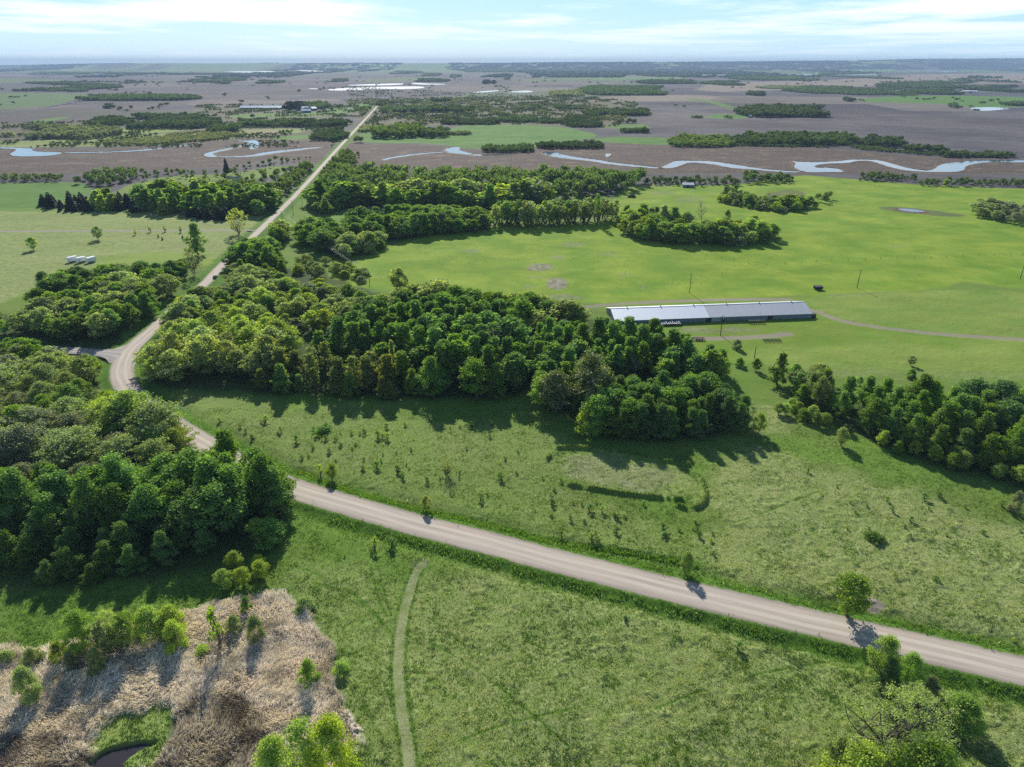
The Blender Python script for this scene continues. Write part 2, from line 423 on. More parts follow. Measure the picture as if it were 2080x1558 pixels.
for (cx_, cy_, rx_, ry_, wg) in ((1097, 543, 30, 8, .8), (1132, 576, 24, 11, 1), (1135, 604, 45, 6, .5), (1070, 583, 12, 3, .5), (957, 510, 22, 4, .35), (1165, 497, 22, 6, .35), (1132, 523, 14, 4, .45),
                                 (1235, 516, 18, 3, .35), (1095, 563, 22, 3, .45), (1270, 557, 14, 3, .3), (1310, 585, 8, 2.5, .4), (1330, 377, 40, 3, .5), (1345, 392, 30, 5, .3), (1400, 405, 30, 8, .25), (1820, 500, 30, 3, .2)):
    paint('bare', [(cx_ + rx_ * math.cos(t), cy_ + ry_ * math.sin(t)) for t in np.linspace(0, 6.28, 13)[:-1]], wg, 1.5, 3.5, 3, over=())
paint('mud', [(1770, 421), (1830, 420), (1900, 428), (1965, 436), (1960, 441), (1890, 438), (1820, 431)], .6, 1.5, 2, 8)
paint('dry', [(1930, 432), (2080, 445), (2200, 460), (2200, 470), (2000, 455)], .8, 2, 4, 8)
paint('lush', [(1310, 665), (1420, 640), (1560, 655), (1650, 650), (1700, 660), (1640, 672), (1560, 690), (1400, 700), (1320, 690)], .35, 2, 4, 8)
paint('bare', [(1345, 668), (1400, 664), (1480, 668), (1540, 668), (1520, 676), (1400, 677)], .45, 1, 4, 4)
# rough meadow both sides of the gravel road
paint('dry', [(1450, 880), (1700, 950), (2080, 1060), (2500, 1200), (2500, 1440), (2080, 1335), (1700, 1240), (1500, 1190), (1420, 1090)], .82, 6, 10, 12)
paint('dry', [(300, 800), (520, 815), (1000, 850), (1180, 900), (1130, 1000), (1420, 1090), (1300, 1140), (900, 1050), (700, 990), (560, 940)], .38, 6, 10, 12)
paint('dry', [(1000, 1140), (1300, 1215), (1700, 1320), (2500, 1500), (2500, 1800), (700, 1800), (700, 1300), (840, 1180)], .68, 6, 8, 14)
paint('dry', [(560, 1150), (760, 1140), (830, 1250), (810, 1558), (700, 1700), (690, 1350), (600, 1240)], .5, 4, 5, 9)
paint('dry', [(1530, 810), (1650, 860), (1560, 890), (1500, 860)], .7, 2, 4, 6)
paint('bare', [(1150, 925), (1290, 935), (1380, 975), (1330, 1000), (1180, 980)], .35, 2, 6, 6)
paint('dry', [(1120, 915), (1300, 925), (1430, 970), (1425, 1025), (1160, 985)], .7, 2, 2, 6)
paint('tan', [(1752, 1220), (1770, 1214), (1795, 1228), (1790, 1243), (1765, 1240)], 1, .4, .8, 2)
paint('bare', [(1752, 1220), (1770, 1214), (1795, 1228), (1790, 1243), (1765, 1240)], 1, .4, .8, 2)
REED = [(-300, 1345), (30, 1330), (120, 1312), (200, 1300), (280, 1280), (400, 1240), (500, 1215), (575, 1208), (635, 1250), (668, 1310), (692, 1370), (710, 1440), (718, 1500), (725, 1570), (735, 1750), (-300, 1750)]
paint('reed', REED, 1, .8, 3.4, 5, over=('dry', 'lush'))
paint('lush', [(190, 1475), (300, 1440), (385, 1445), (360, 1490), (330, 1540), (300, 1580), (160, 1580)], .85, 1.5, 3.2, 2.5, over=('reed',))
BROWN = [[(370, 1430), (430, 1405), (500, 1420), (545, 1470), (540, 1600), (300, 1620), (340, 1500)], [(-100, 1500), (100, 1490), (190, 1530), (180, 1640), (-100, 1640)]]
for p in BROWN: paint('mud', p, .85, .6, 1.2, 3)
POOL = [(195, 1538), (218, 1522), (250, 1516), (285, 1506), (318, 1507), (304, 1514), (280, 1524), (256, 1538), (250, 1552), (235, 1640), (180, 1640), (182, 1556)]
# woodland floors
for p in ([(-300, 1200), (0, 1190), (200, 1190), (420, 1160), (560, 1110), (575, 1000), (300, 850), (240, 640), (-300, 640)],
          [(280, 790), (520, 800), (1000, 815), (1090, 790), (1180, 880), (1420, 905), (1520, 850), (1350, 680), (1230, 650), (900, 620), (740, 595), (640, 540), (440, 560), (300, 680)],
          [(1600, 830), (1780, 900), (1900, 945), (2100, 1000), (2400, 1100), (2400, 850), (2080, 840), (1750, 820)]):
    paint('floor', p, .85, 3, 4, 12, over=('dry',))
d, sgn = ldist(XX, YY, GRAVEL, 12.)
vg = (1 - sst(7.0, 10.5, d + (fbm(XX / 3, YY / 3, 9) - .5) * 3)) * (YY < 1400)
D['verge'] = np.maximum(D['verge'], vg)
for k_ in ('dry', 'reed', 'floor', 'plow', 'marsh'): D[k_] *= 1 - vg * .9
HWY = 4.35 - 1.15 * sst(260, 320, YY) - .5 * sst(380, 600, YY); gb = (1 - sst(HWY - .45, HWY + .55, d + (fbm(XX / 1.2, YY / 1.2, 19) - .5) * 1.2)); D['track'] = np.maximum(D['track'], gb * (YY < 4000))
for L, hw, wg in ((FARM, 2.0, 1), (SOUTH, 2.4, .85), (NORTH, 2.2, .8), (WEST, 2.2, 1), (SIDE, 4.0, 1)):
    d2, _ = ldist(XX, YY, L, 9.); n = (fbm(XX / 1.7, YY / 1.7, 29) - .5)
    m = (1 - sst(hw - .4, hw + .6, d2 + n * 1.4)) * wg
    if L is FARM: m *= .35 + .65 * sst(.25, .6, d2)
    D['track'] = np.maximum(D['track'], m); 
    if L is WEST: D['dry'] = np.maximum(D['dry'], .6 * (1 - sst(2, 6, d2)))
d2, _ = ldist(XX, YY, MOWN, 4.)
mow = 1 - sst(.95, 1.2, d2); D['dry'] = D['dry'] * (1 - mow) + mow * .85; D['bare'] = np.maximum(D['bare'], mow * .28)
D['verge'] = np.maximum(D['verge'], (1 - sst(.0, .7, abs(d2 - 1.5))) * .8)
lo = at(853, 1144); lp = np.hypot(XX - lo[0], YY - lo[1]); rg = (1 - sst(.45, .8, abs(lp - 1.6))); D['bare'] = np.maximum(D['bare'], rg * .45); D['dry'] *= 1 - rg
for L in RUTS:
    d3, _ = ldist(XX, YY, L, 2.); m = (1 - sst(.10, .42, d3)) * sst(.3, .5, fbm(XX / 4, YY / 4, 13, 2)); D['verge'] = np.maximum(D['verge'], m * .8); D['dry'] *= 1 - m
for L in RIDGES:
    d3, _ = ldist(XX, YY, L, 3.); D['verge'] = np.maximum(D['verge'], .35 * (1 - sst(.3, 1.2, d3)))
DARKBAND = crom([at(*p) for p in [(600, 952), (730, 1003), (880, 1038), (1000, 1066), (1120, 1096), (1290, 1124), (1420, 1150)]], 2)
d4, _ = ldist(XX, YY, DARKBAND, 4.); db = (1 - sst(.4, 1.6, d4)); Z -= .35 * db; D['dry'] *= 1 - db
for (p_, w_) in (([(-300, 226), (330, 222), (600, 190), (1000, 190), (1300, 160), (700, 152), (-300, 156)], .35), ([(1400, 215), (1700, 245), (2080, 262), (2300, 300), (2080, 240), (1700, 222)], .3), ([(1300, 262), (1500, 245), (1700, 252), (1650, 262), (1400, 258)], .4)):
    paint('mud', p_, w_, 25, 60, 260)
# small relief: tussocks, swirls of flattened reed
nr = 1 - sst(350, 800, YY)
k = np.nonzero(YY < 800)[0]; x, y = XX[k], YY[k]
sm = 1 - np.clip(D['track'][k] + D['lush'][k] * .8 + mow[k] + D['crop'][k] + gb[k], 0, 1)
wx = x + 3 * vn(x / 7, y / 7, 50); wy = y + 3 * vn(x / 7, y / 7, 51)
tus = fbm(wx / 1.1, wy / .9, 31, 2) * .30 + sst(.60, .85, fbm(wx / 2.6, wy / 2.0, 35, 2)) * .42
Z[k] += nr[k] * sm * tus * .8 * (.35 + .65 * D['dry'][k])
ang = 2.6 * fbm(x / 9, y / 9, 60, 2); u = x * np.cos(ang) + y * np.sin(ang)
sw = (1 - abs(2 * fbm(u / .9, (x * -np.sin(ang) + y * np.cos(ang)) / 4, 62, 3) - 1)) ** 2
Z[k] += D['reed'][k] * (.75 * sw + .5 * fbm(x / 3, y / 3, 64, 2)) 
pl = pmask(XX, YY, POOL, .6, .4, 2); Z -= pl * 1.3; D['mud'] = np.maximum(D['mud'], pl); D['reed'] *= 1 - pl; D['lush'] *= 1 - pl
kk = d < HWY - .3; Z[kk] = np.minimum(Z[kk], .41)


def ground_mat():
    m = bpy.data.materials.new('land'); m.use_nodes = True; nt = m.node_tree; nt.nodes.clear(); t = N(nt)
    P = t.n('ShaderNodeNewGeometry').outputs['Position']
    L = {}
    for nm, ks in (('za', ('lush', 'dry', 'crop')), ('zb', ('plow', 'marsh', 'reed')), ('zc', ('bare', 'verge', 'track')), ('zd', ('tan', 'floor', 'mud'))):
        s = t.n('ShaderNodeSeparateXYZ', ins={0: t.n('ShaderNodeAttribute', attribute_name=nm).outputs['Color']})
        for i, k in enumerate(ks): L[k] = s.outputs[i]
    wv = t.n('ShaderNodeVectorMath', operation='MULTIPLY_ADD', ins={0: t.n('ShaderNodeTexNoise', ins={'Vector': P, 'Scale': .12, 'Detail': 2}).outputs['Color'], 1: (6, 6, 0), 2: P}).outputs[0]
    fine = t.noise(t.mapv(wv, (2.1, 1.1, 1), (0, 0, .5)), 1.6, 5, .7); grain = t.noise(t.mapv(P, (1, .35, 1), (0, 0, .7)), 4.5, 3, .7)
    med = t.noise(wv, .28, 5, .6); big = t.noise(P, .035, 5, .6); huge = t.noise(t.mapv(P, (1, .6, 1)), .006, 5, .6)
    rows_ = t.noise(t.mapv(wv, (.02, .35, 1), (0, 0, .25)), 1.0, 4, .7)
    g = t.mix(t.ramp(fine, .34, .68), (.085, .165, .020), (.165, .255, .042))
    g = t.mix(t.ramp(big, .4, .65), g, t.mix(t.ramp(fine, .3, .7), (.090, .150, .024), (.175, .230, .055)))
    dryc = t.mix(t.ramp(fine, .30, .70), (.135, .180, .042), (.400, .410, .190))
    dw = t.math('MULTIPLY', L['dry'], t.math('MULTIPLY_ADD', t.ramp(med, .30, .62), .75, .40), clamp=True)
    dw = t.math('MULTIPLY', dw, t.math('MULTIPLY_ADD', t.ramp(grain, .35, .65), .55, .55), clamp=True)
    c = t.mix(dw, g, dryc)
    lush = t.mix(t.ramp(big, .30, .72), (.115, .225, .016), (.240, .315, .034))
    lush = t.mix(t.math('MULTIPLY', t.ramp(med, .35, .75), .5), lush, (.150, .215, .028))
    lush = t.mix(t.math('MULTIPLY', t.ramp(fine, .55, .75), .35), lush, (.08, .15, .018))
    c = t.mix(L['lush'], c, lush)
    plow = t.mix(t.ramp(huge, .35, .65), (.060, .056, .064), (.116, .106, .108))
    plow = t.mix(t.math('MULTIPLY', t.ramp(rows_, .50, .72), .6), plow, (.23, .195, .18))
    plow = t.mix(t.math('MULTIPLY', t.ramp(big, .55, .7), .3), plow, (.075, .058, .058))
    vo = t.n('ShaderNodeTexVoronoi', distance='CHEBYCHEV', ins={'Vector': t.mapv(P, (1 / 620, 1 / 480, 0), (0, 0, .12)), 'Scale': 1.0, 'Randomness': .75}).outputs['Color']
    vs = t.n('ShaderNodeSeparateXYZ', ins={0: vo}); farw = t.ramp(t.n('ShaderNodeSeparateXYZ', ins={0: P}).outputs[1], 1300, 2200)
    plow = t.mix(t.math('MULTIPLY', farw, t.math('MULTIPLY', t.ramp(vs.outputs[0], .35, .95), .75)), plow, (.046, .043, .050))
    plow = t.mix(t.math('MULTIPLY', farw, t.math('MULTIPLY', t.math('GREATER_THAN', vs.outputs[1], .74), .55)), plow, (.20, .175, .135))
    plow = t.mix(t.math('MULTIPLY', farw, t.math('MULTIPLY', t.math('GREATER_THAN', vs.outputs[2], .86), .7)), plow, (.085, .125, .045))
    c = t.mix(L['plow'], c, plow)
    marsh = t.mix(t.ramp(med, .35, .70), (.068, .050, .042), (.150, .118, .092))
    marsh = t.mix(t.math('MULTIPLY', t.ramp(big, .52, .70), .45), marsh, (.25, .20, .13))
    c = t.mix(L['marsh'], c, marsh)
    c = t.mix(L['tan'], c, t.mix(rows_, (.20, .155, .115), (.33, .27, .20)))
    crop = t.mix(t.ramp(big, .3, .7), (.060, .150, .022), (.100, .200, .034))
    crop = t.mix(t.math('MULTIPLY', t.ramp(rows_, .4, .7), .4), crop, (.13, .22, .05))
    c = t.mix(L['crop'], c, crop)
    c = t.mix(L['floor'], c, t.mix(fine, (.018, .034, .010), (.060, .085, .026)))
    c = t.mix(t.math('MULTIPLY', L['verge'], .85), c, t.mix(t.ramp(fine, .3, .7), (.045, .120, .010), (.095, .200, .020)))
    bare = t.mix(t.ramp(med, .3, .7), (.13, .125, .085), (.30, .27, .215))
    c = t.mix(t.math('MULTIPLY', L['bare'], t.math('MULTIPLY_ADD', t.ramp(fine, .25, .6), .5, .6), clamp=True), c, bare)
    reed = t.mix(t.ramp(fine, .30, .66), (.26, .215, .155), (.64, .565, .45))
    reed = t.mix(t.math('MULTIPLY', t.ramp(big, .5, .62), .4), reed, (.42, .27, .17))
    c = t.mix(L['reed'], c, reed)
    c = t.mix(L['mud'], c, t.mix(fine, (.055, .042, .038), (.12, .095, .082)))
    c = t.mix(L['track'], c, t.mix(t.ramp(fine, .3, .7), (.20, .17, .13), (.33, .285, .235)))
    roll = t.n('ShaderNodeBump', ins={'Strength': 1.0, 'Distance': 5.0, 'Height': t.noise(t.mapv(P, (1, 1.3, 1), (0, 0, .3)), .011, 3, .5)}).outputs[0]
    b = t.n('ShaderNodeBump', ins={'Normal': roll, 'Strength': .55, 'Distance': .25, 'Height': t.math('ADD', fine, t.math('MULTIPLY', grain, .5))}).outputs[0]
    o = t.n('ShaderNodeBsdfPrincipled', ins={'Base Color': c, 'Roughness': .95, 'Specular IOR Level': .08, 'Normal': b}).outputs[0]
    t.n('ShaderNodeOutputMaterial', ins={0: o}); return m


LAND = ground_mat()
ij = np.arange(len(R) - 1)[:, None] * NC + np.arange(NC - 1)[None, :]
F = np.stack([ij, ij + 1, ij + NC + 1, ij + NC], -1).reshape(-1, 4)
VV = np.stack([XX, YY, Z], 1)
fc = F[:, 0]
zone = np.zeros(len(F), np.int8)
for i, key in enumerate(('lush', 'plow', 'marsh', 'crop', 'reed')): zone[D[key][fc] > .5] = i + 1
zone[(D['marsh'][fc] > .5) & (D['crop'][fc] < .5)] = 3
zone[D['track'][fc] > .5] = 0
cols = {nm: np.stack([D[a] for a in ks] + [np.ones(NV, np.float32)], 1) for nm, ks in
        (('za', ('lush', 'dry', 'crop')), ('zb', ('plow', 'marsh', 'reed')), ('zc', ('bare', 'verge', 'track')), ('zd', ('tan', 'floor', 'mud')))}
for zi, nm in enumerate(('ground', 'pasture', 'plowed_field', 'marsh_ground', 'green_field', 'reed_ground')):
    f = F[zone == zi]
    if not len(f): continue
    used = np.unique(f); idx = np.zeros(NV, np.int32); idx[used] = np.arange(len(used))
    me = mesh_np(nm, VV[used], idx[f], [LAND], {a: ('FLOAT_COLOR', 'POINT', c[used]) for a, c in cols.items()}, smooth=True)
    tag(link(nm, me), kind='structure')

# ---- roads
def road_mat(nm, c1, c2, c3):
    m = bpy.data.materials.new(nm); m.use_nodes = True; nt = m.node_tree; nt.nodes.clear(); t = N(nt)
    P = t.n('ShaderNodeNewGeometry').outputs['Position']; s = t.n('ShaderNodeSeparateXYZ', ins={0: t.n('ShaderNodeAttribute', attribute_name='uvw').outputs['Color']})
    u, v = s.outputs[0], s.outputs[1]
    st = t.noise(t.n('ShaderNodeCombineXYZ', ins={0: t.math('MULTIPLY', u, 4.2), 1: t.math('MULTIPLY', v, .05), 2: 0}).outputs[0], 1.0, 4, .65)
    f = t.noise(P, 2.5, 5, .75); big = t.noise(P, .09, 3)
    c = t.mix(t.ramp(st, .25, .75), c1, c2); c = t.mix(t.math('MULTIPLY', t.ramp(st, .56, .74), .45), c, c3)
    c = t.mix(t.math('MULTIPLY', t.ramp(big, .45, .65), .35), c, c3)
    c = t.mix(t.math('MULTIPLY', t.ramp(f, .58, .75), .35), c, tuple(x * .55 for x in c1)); c = t.mix(t.math('MULTIPLY', t.ramp(f, .42, .25), .3), c, tuple(min(1, x * 1.25) for x in c2))
    au = t.math('ABSOLUTE', t.math('ADD', u, t.math('MULTIPLY_ADD', t.noise(t.n('ShaderNodeCombineXYZ', ins={0: t.math('MULTIPLY', v, .03)}).outputs[0], 1.0, 2), .3, -.15)))
    tr_ = t.math('MULTIPLY', t.ramp(au, .10, .22), t.ramp(au, .50, .36)); c = t.mix(t.math('MULTIPLY', tr_, t.math('MULTIPLY_ADD', f, .5, .25)), c, tuple(min(1, x * 1.22) for x in c2))
    c = t.mix(t.math('MULTIPLY', t.ramp(t.math('ADD', au, t.math('MULTIPLY', f, .3)), .85, 1.1), .55), c, tuple(x * .62 for x in c1))
    b = t.n('ShaderNodeBump', ins={'Strength': .4, 'Distance': .1, 'Height': t.math('ADD', f, st)}).outputs[0]
    t.n('ShaderNodeOutputMaterial', ins={0: t.n('ShaderNodeBsdfPrincipled', ins={'Base Color': c, 'Roughness': .9, 'Specular IOR Level': .15, 'Normal': b}).outputs[0]}); return m


def ribbon(name, line, hw, z, mat, ny=9):
    P = np.array(line); T = np.gradient(P, axis=0); T /= np.linalg.norm(T, axis=1)[:, None] + 1e-9; Nn = np.stack([-T[:, 1], T[:, 0]], 1)
    s = np.concatenate([[0], np.cumsum(np.linalg.norm(np.diff(P, axis=0), axis=1))]); n = len(P); V = []; A = []
    hwv = hw(s) if callable(hw) else np.full(n, hw)
    for j in range(ny):
        u = j / (ny - 1) * 2 - 1; e = (vn(s / 1.3, s * 0 + j, 5) - .5) * .5 * (abs(u) > .99)
        q = P + Nn * ((u * hwv + e * np.sign(u)))[:, None]
        V.append(np.column_stack([q, z + .09 * (1 - u * u) * np.ones(n) + (macro(q[:, 0], q[:, 1]) * 0)])); A.append(np.column_stack([np.full(n, u), s, s * 0, s * 0 + 1]))
    V = np.concatenate(V); A = np.concatenate(A); i = (np.arange(ny - 1)[:, None] * n + np.arange(n - 1)[None, :])
    Fq = np.stack([i, i + n, i + n + 1, i + 1], -1).reshape(-1, 4)[:, ::-1]
    me = mesh_np(name, V, Fq, [mat], {'uvw': ('FLOAT_COLOR', 'POINT', A)}, smooth=True); return tag(link(name, me), kind='structure')


GM = road_mat('gravel', (.325, .278, .226), (.45, .395, .33), (.44, .35, .26))
AM = road_mat('worn_asphalt', (.24, .225, .21), (.33, .31, .285), (.29, .26, .225))
GR = crom([at(*p) for p in gravel_px], 2.0)
GRA = np.array(GR); ribbon('gravel_road', GR, lambda s: 4.35 - 1.15 * sst(260, 320, GRA[:, 1]) - .5 * sst(380, 600, GRA[:, 1]), .43, GM)
sd2, _ = ldist(np.array([p[0] for p in SIDE]), np.array([p[1] for p in SIDE]), GRAVEL, 30)
ribbon('side_road', SIDE, lambda s: 3.3 + 6.5 * np.exp(-s / 5.5), .405, AM)
fl = [(p[0], p[1]) for p in wpoly([(205, 724), (228, 738), (234, 760), (240, 790), (262, 790), (275, 740), (286, 705), (300, 678), (285, 680), (262, 700), (235, 710), (205, 717)], 2)]
me = bpy.data.meshes.new('road_junction'); me.from_pydata([(x, y, .422) for x, y in fl], [], [tuple(range(len(fl)))]); me.materials.append(GM); me.update()
a = me.attributes.new('uvw', 'FLOAT_COLOR', 'POINT'); a.data.foreach_set('color', np.array([(.5, y, 0, 1) for x, y in fl], np.float32).ravel())
tag(link('road_junction', me), kind='structure')
ribbon('farm_track', WEST, 1.9, .05, road_mat('dirt', (.20, .18, .15), (.28, .255, .22), (.25, .22, .185)))

# ---- water
wm = bpy.data.materials.new('water'); wm.use_nodes = True; b = wm.node_tree.nodes['Principled BSDF']; t = N(wm.node_tree)
b.inputs['Base Color'].default_value = (.10, .14, .17, 1); b.inputs['Roughness'].default_value = .08; b.inputs['IOR'].default_value = 1.33
Pn = t.n('ShaderNodeNewGeometry').outputs['Position']
wm.node_tree.links.new(t.n('ShaderNodeBump', ins={'Strength': .10, 'Distance': .3, 'Height': t.noise(Pn, .5, 3)}).outputs[0], b.inputs['Normal'])
WATER = {'stream': [
    [(-60, 299), (0, 299), (20, 300), (45, 301), (75, 302), (62, 304), (70, 308), (100, 309.5), (130, 309), (122, 313), (95, 317.5), (30, 318), (20, 313), (30, 308), (35, 303), (0, 301.5), (-60, 301)],
    [(130, 309.4), (200, 309), (270, 306), (330, 300), (415, 289), (412, 291.5), (340, 301), (300, 306), (270, 308), (200, 310.6), (130, 311)],
    [(470, 286), (500, 285), (520, 285), (525, 290), (536, 293), (530, 297), (518, 300), (512, 304), (505, 302), (512, 297), (500, 296), (470, 303), (440, 309), (430, 313), (445, 319), (425, 319.5), (412, 315), (425, 309), (450, 304), (490, 296), (510, 290), (495, 287.5)],
    [(440, 318.5), (500, 317), (545, 308), (630, 300), (650, 298), (652, 299.6), (628, 302.5), (560, 311), (510, 319), (450, 320)],
    [(905, 302), (925, 298.5), (937, 300), (930, 304), (945, 309), (960, 312), (958, 315), (930, 312), (905, 309.5)], [(958, 313.4), (1000, 314.6), (1048, 311), (1050, 313), (1000, 317), (958, 316)],
    [(777, 324), (790, 320), (817, 316), (850, 312), (905, 308), (905, 309.4), (850, 314), (815, 319), (795, 322), (780, 326)],
    [(1103, 309), (1130, 309), (1145, 315), (1180, 321), (1220, 326), (1240, 330), (1300, 337), (1345, 341), (1345, 343), (1300, 340), (1240, 334.5), (1200, 327.5), (1150, 322.5), (1120, 318), (1105, 313)],
    [(1340, 341), (1355, 335), (1372, 327), (1400, 327), (1450, 328), (1480, 333), (1525, 340), (1560, 345), (1608, 348), (1640, 349), (1600, 351), (1515, 343.5), (1480, 341), (1450, 334), (1400, 330), (1385, 335), (1370, 341), (1345, 343)],
    [(1607, 327), (1620, 329), (1660, 330), (1700, 328), (1730, 324.5), (1770, 324.5), (1790, 327), (1815, 334), (1840, 341), (1870, 346), (1890, 347), (1900, 343), (1910, 335), (1935, 330), (1975, 327), (2050, 326), (2200, 327),
     (2200, 331), (2060, 330), (2000, 330), (1985, 332), (1960, 337), (1955, 349), (1900, 350), (1850, 348), (1815, 342), (1785, 332), (1768, 327), (1738, 327), (1725, 331), (1700, 332), (1670, 333), (1650, 338), (1660, 341), (1690, 341), (1710, 346), (1712, 350), (1680, 350), (1627, 350), (1625, 346), (1612, 340), (1618, 332)]],
    'marsh_pool': [[(1229, 312), (1243, 313), (1240, 316), (1233, 320), (1230, 318)]],
    'pasture_pond': [[(1819, 424.5), (1840, 424), (1870, 427), (1880, 431), (1860, 431.5), (1835, 429)]], 'reed_pool': [POOL],
    'field_pond': [[(1972, 219), (2000, 217.5), (2060, 219), (2040, 223), (1990, 226), (1972, 222)]],
    'lake': [[(1800, 143.4), (1830, 140), (1870, 139), (1900, 138.5), (1940, 139.5), (1945, 146), (1925, 147.5), (1900, 145), (1850, 144)], [(1580, 152), (1640, 149.5), (1780, 149), (1780, 153), (1650, 153.5)], [(1520, 156.5), (1590, 157), (1580, 158.5), (1530, 158)]],
    'flooded_field': [[(708, 172.5), (820, 169), (822, 171.5), (780, 173.5), (708, 173.8)], [(667, 181), (740, 177), (850, 175), (867, 178), (838, 181), (760, 181), (700, 184), (667, 183.8)], [(832, 169.5), (845, 168), (870, 170), (905, 170.5), (903, 172.2), (850, 171.8)],
                      [(956, 188), (990, 184.5), (1015, 183), (1010, 185.5), (975, 188.5)], [(1024, 187), (1050, 185.5), (1070, 183.5), (1088, 187), (1060, 188.2)], [(440, 145.5), (560, 144), (560, 147.4), (500, 147.6)], [(598, 142), (660, 144.5), (655, 146), (620, 145)],
                      [(626, 179.6), (650, 180), (648, 181), (628, 180.6)], [(695, 217), (720, 217), (718, 219.5), (698, 219.6)], [(820, 231), (900, 230.5), (900, 231.7), (825, 232)]]}
pale = bpy.data.materials.new('sky_glare_water'); pale.use_nodes = True; b2 = pale.node_tree.nodes['Principled BSDF']
dark_w = wm.copy(); dark_w.node_tree.nodes['Principled BSDF'].inputs['Base Color'].default_value = (.040, .036, .042, 1); dark_w.node_tree.nodes['Principled BSDF'].inputs['Specular IOR Level'].default_value = .25
b2.inputs['Base Color'].default_value = (.62, .56, .52, 1); b2.inputs['Roughness'].default_value = .15  # pinkish white base colour stands in for sky glare on the water
bank_lines = []
for nm, polys in WATER.items():
    v = []; f = []
    for p in polys:
        q = wpoly(p, 1)
        if nm == 'stream':
            A_ = np.array(q); T_ = np.roll(A_, -1, 0) - np.roll(A_, 1, 0); T_ /= np.linalg.norm(T_, axis=1)[:, None] + 1e-9; sg = np.sign(np.sum(A_[:, 0] * np.roll(A_[:, 1], -1) - np.roll(A_[:, 0], -1) * A_[:, 1]))
            q = [tuple(v_) for v_ in A_ + np.stack([T_[:, 1], -T_[:, 0]], 1) * sg * np.array([.5, 1.2])]
        zz_ = {'reed_pool': -.55}.get(nm, .25)
        f.append(tuple(range(len(v), len(v) + len(q)))); v += [(x, y, zz_ + (0 if nm != 'lake' else 1)) for x, y in q]
        if nm in ('stream', 'marsh_pool', 'pasture_pond'): bank_lines.append((nm, q))
    me = bpy.data.meshes.new(nm); me.from_pydata(v, [], f); me.materials.append(pale if nm == 'flooded_field' else dark_w if nm == 'reed_pool' else wm); me.update()
    tag(link(nm, me), kind='structure')
# ------------------------------------------------------------------ trees
def rdir(n, r):
    v = r.normal(size=(n, 3)); return v / (np.linalg.norm(v, axis=1)[:, None] + 1e-9)


def quads(P, Nrm, size, r, asp=1.0):                       # leaf clumps: one small quad each
    n = len(P); a = np.cross(Nrm, rdir(n, r)); a /= np.linalg.norm(a, axis=1)[:, None] + 1e-9; b = np.cross(Nrm, a)
    s = (size * r.uniform(.6, 1.3, n))[:, None] * .5
    V = np.stack([P - a * s - b * s * asp * .5, P + a * s * .3 - b * s * asp, P + a * s + b * s * .4 * asp, P - a * s * .4 + b * s * asp], 1).reshape(-1, 3)
    return V, np.arange(n * 4).reshape(-1, 4)


PROF = {'round': lambda t: np.sqrt(np.clip(1 - (2 * t - .95) ** 2 * .98, 0.02, 1)),
        'ovate': lambda t: np.clip(np.sin(np.clip(t * 1.02 + .10, 0, 1) ** .72 * np.pi), .12, 1),
        'column': lambda t: np.clip(np.minimum(t * 5 + .4, 1) * np.sqrt(np.clip(1.06 - t, 0, 1)) * 1.15, .1, 1),
        'vase': lambda t: np.clip(.45 + .75 * t, 0, 1) * np.sqrt(np.clip(1.04 - t ** 3, 0, 1)),
        'dome': lambda t: np.sqrt(np.clip(1 - t * t, .02, 1)),
        'cone': lambda t: np.clip(1 - t, .04, 1)}
# kind: height, radius, crown base, profile, clumps, clump radius, density, trunks, limbs shown
KIND = {'cottonwood': (16, 4.0, .06, 'ovate', 64, 1.15, 1.0, 1, 6), 'ash': (13, 3.6, .10, 'round', 48, 1.15, .9, 1, 6), 'maple': (15, 5.6, .10, 'round', 72, 1.25, .55, 2, 14),
        'oak': (12, 5.0, .12, 'round', 58, 1.15, .65, 1, 16), 'willow': (11, 4.6, .04, 'vase', 66, 1.1, .75, 5, 14), 'poplar': (15, 2.1, .22, 'column', 34, .85, .62, 1, 5),
        'shrub': (3.2, 1.9, .0, 'dome', 26, .62, .9, 4, 6), 'sapling': (3.0, .8, .15, 'ovate', 10, .36, .6, 1, 4), 'bushy': (8, 3.8, .0, 'dome', 48, 1.0, 1.0, 3, 5),
        'opentree': (13, 7.0, .12, 'round', 90, .80, .46, 3, 26)}
LEAF = {'near': (.22, 17.), 'hi': (.32, 8.5), 'mid': (.50, 4.2), 'lo': (.95, 1.35)}
PROTO = {}


def tubes(paths, n=5):
    V = []; F = []
    for pts, rad in paths:
        b = len(V); P = [Vector(p) for p in pts]
        for i, p in enumerate(P):
            d = (P[min(i + 1, len(P) - 1)] - P[max(i - 1, 0)]).normalized(); a = d.orthogonal().normalized(); e = d.cross(a)
            for j in range(n): V.append(tuple(p + (a * math.cos(6.2832 * j / n) + e * math.sin(6.2832 * j / n)) * rad[i]))
        for i in range(len(P) - 1):
            for j in range(n):
                k = (j + 1) % n; F.append((b + i * n + j, b + i * n + k, b + (i + 1) * n + k, b + (i + 1) * n + j))
    return V, F


def limb(p0, p1, r0, r, bow=.25, seg=5):
    p0 = np.array(p0, float); p1 = np.array(p1, float); L = np.linalg.norm(p1 - p0); o = r.normal(size=3) * L * .09; o[2] -= L * bow * .3
    pts = [tuple(p0 + (p1 - p0) * t + o * math.sin(math.pi * t)) for t in np.linspace(0, 1, seg)]
    return pts, [r0 * (1 - .8 * t) + .015 for t in np.linspace(0, 1, seg)]


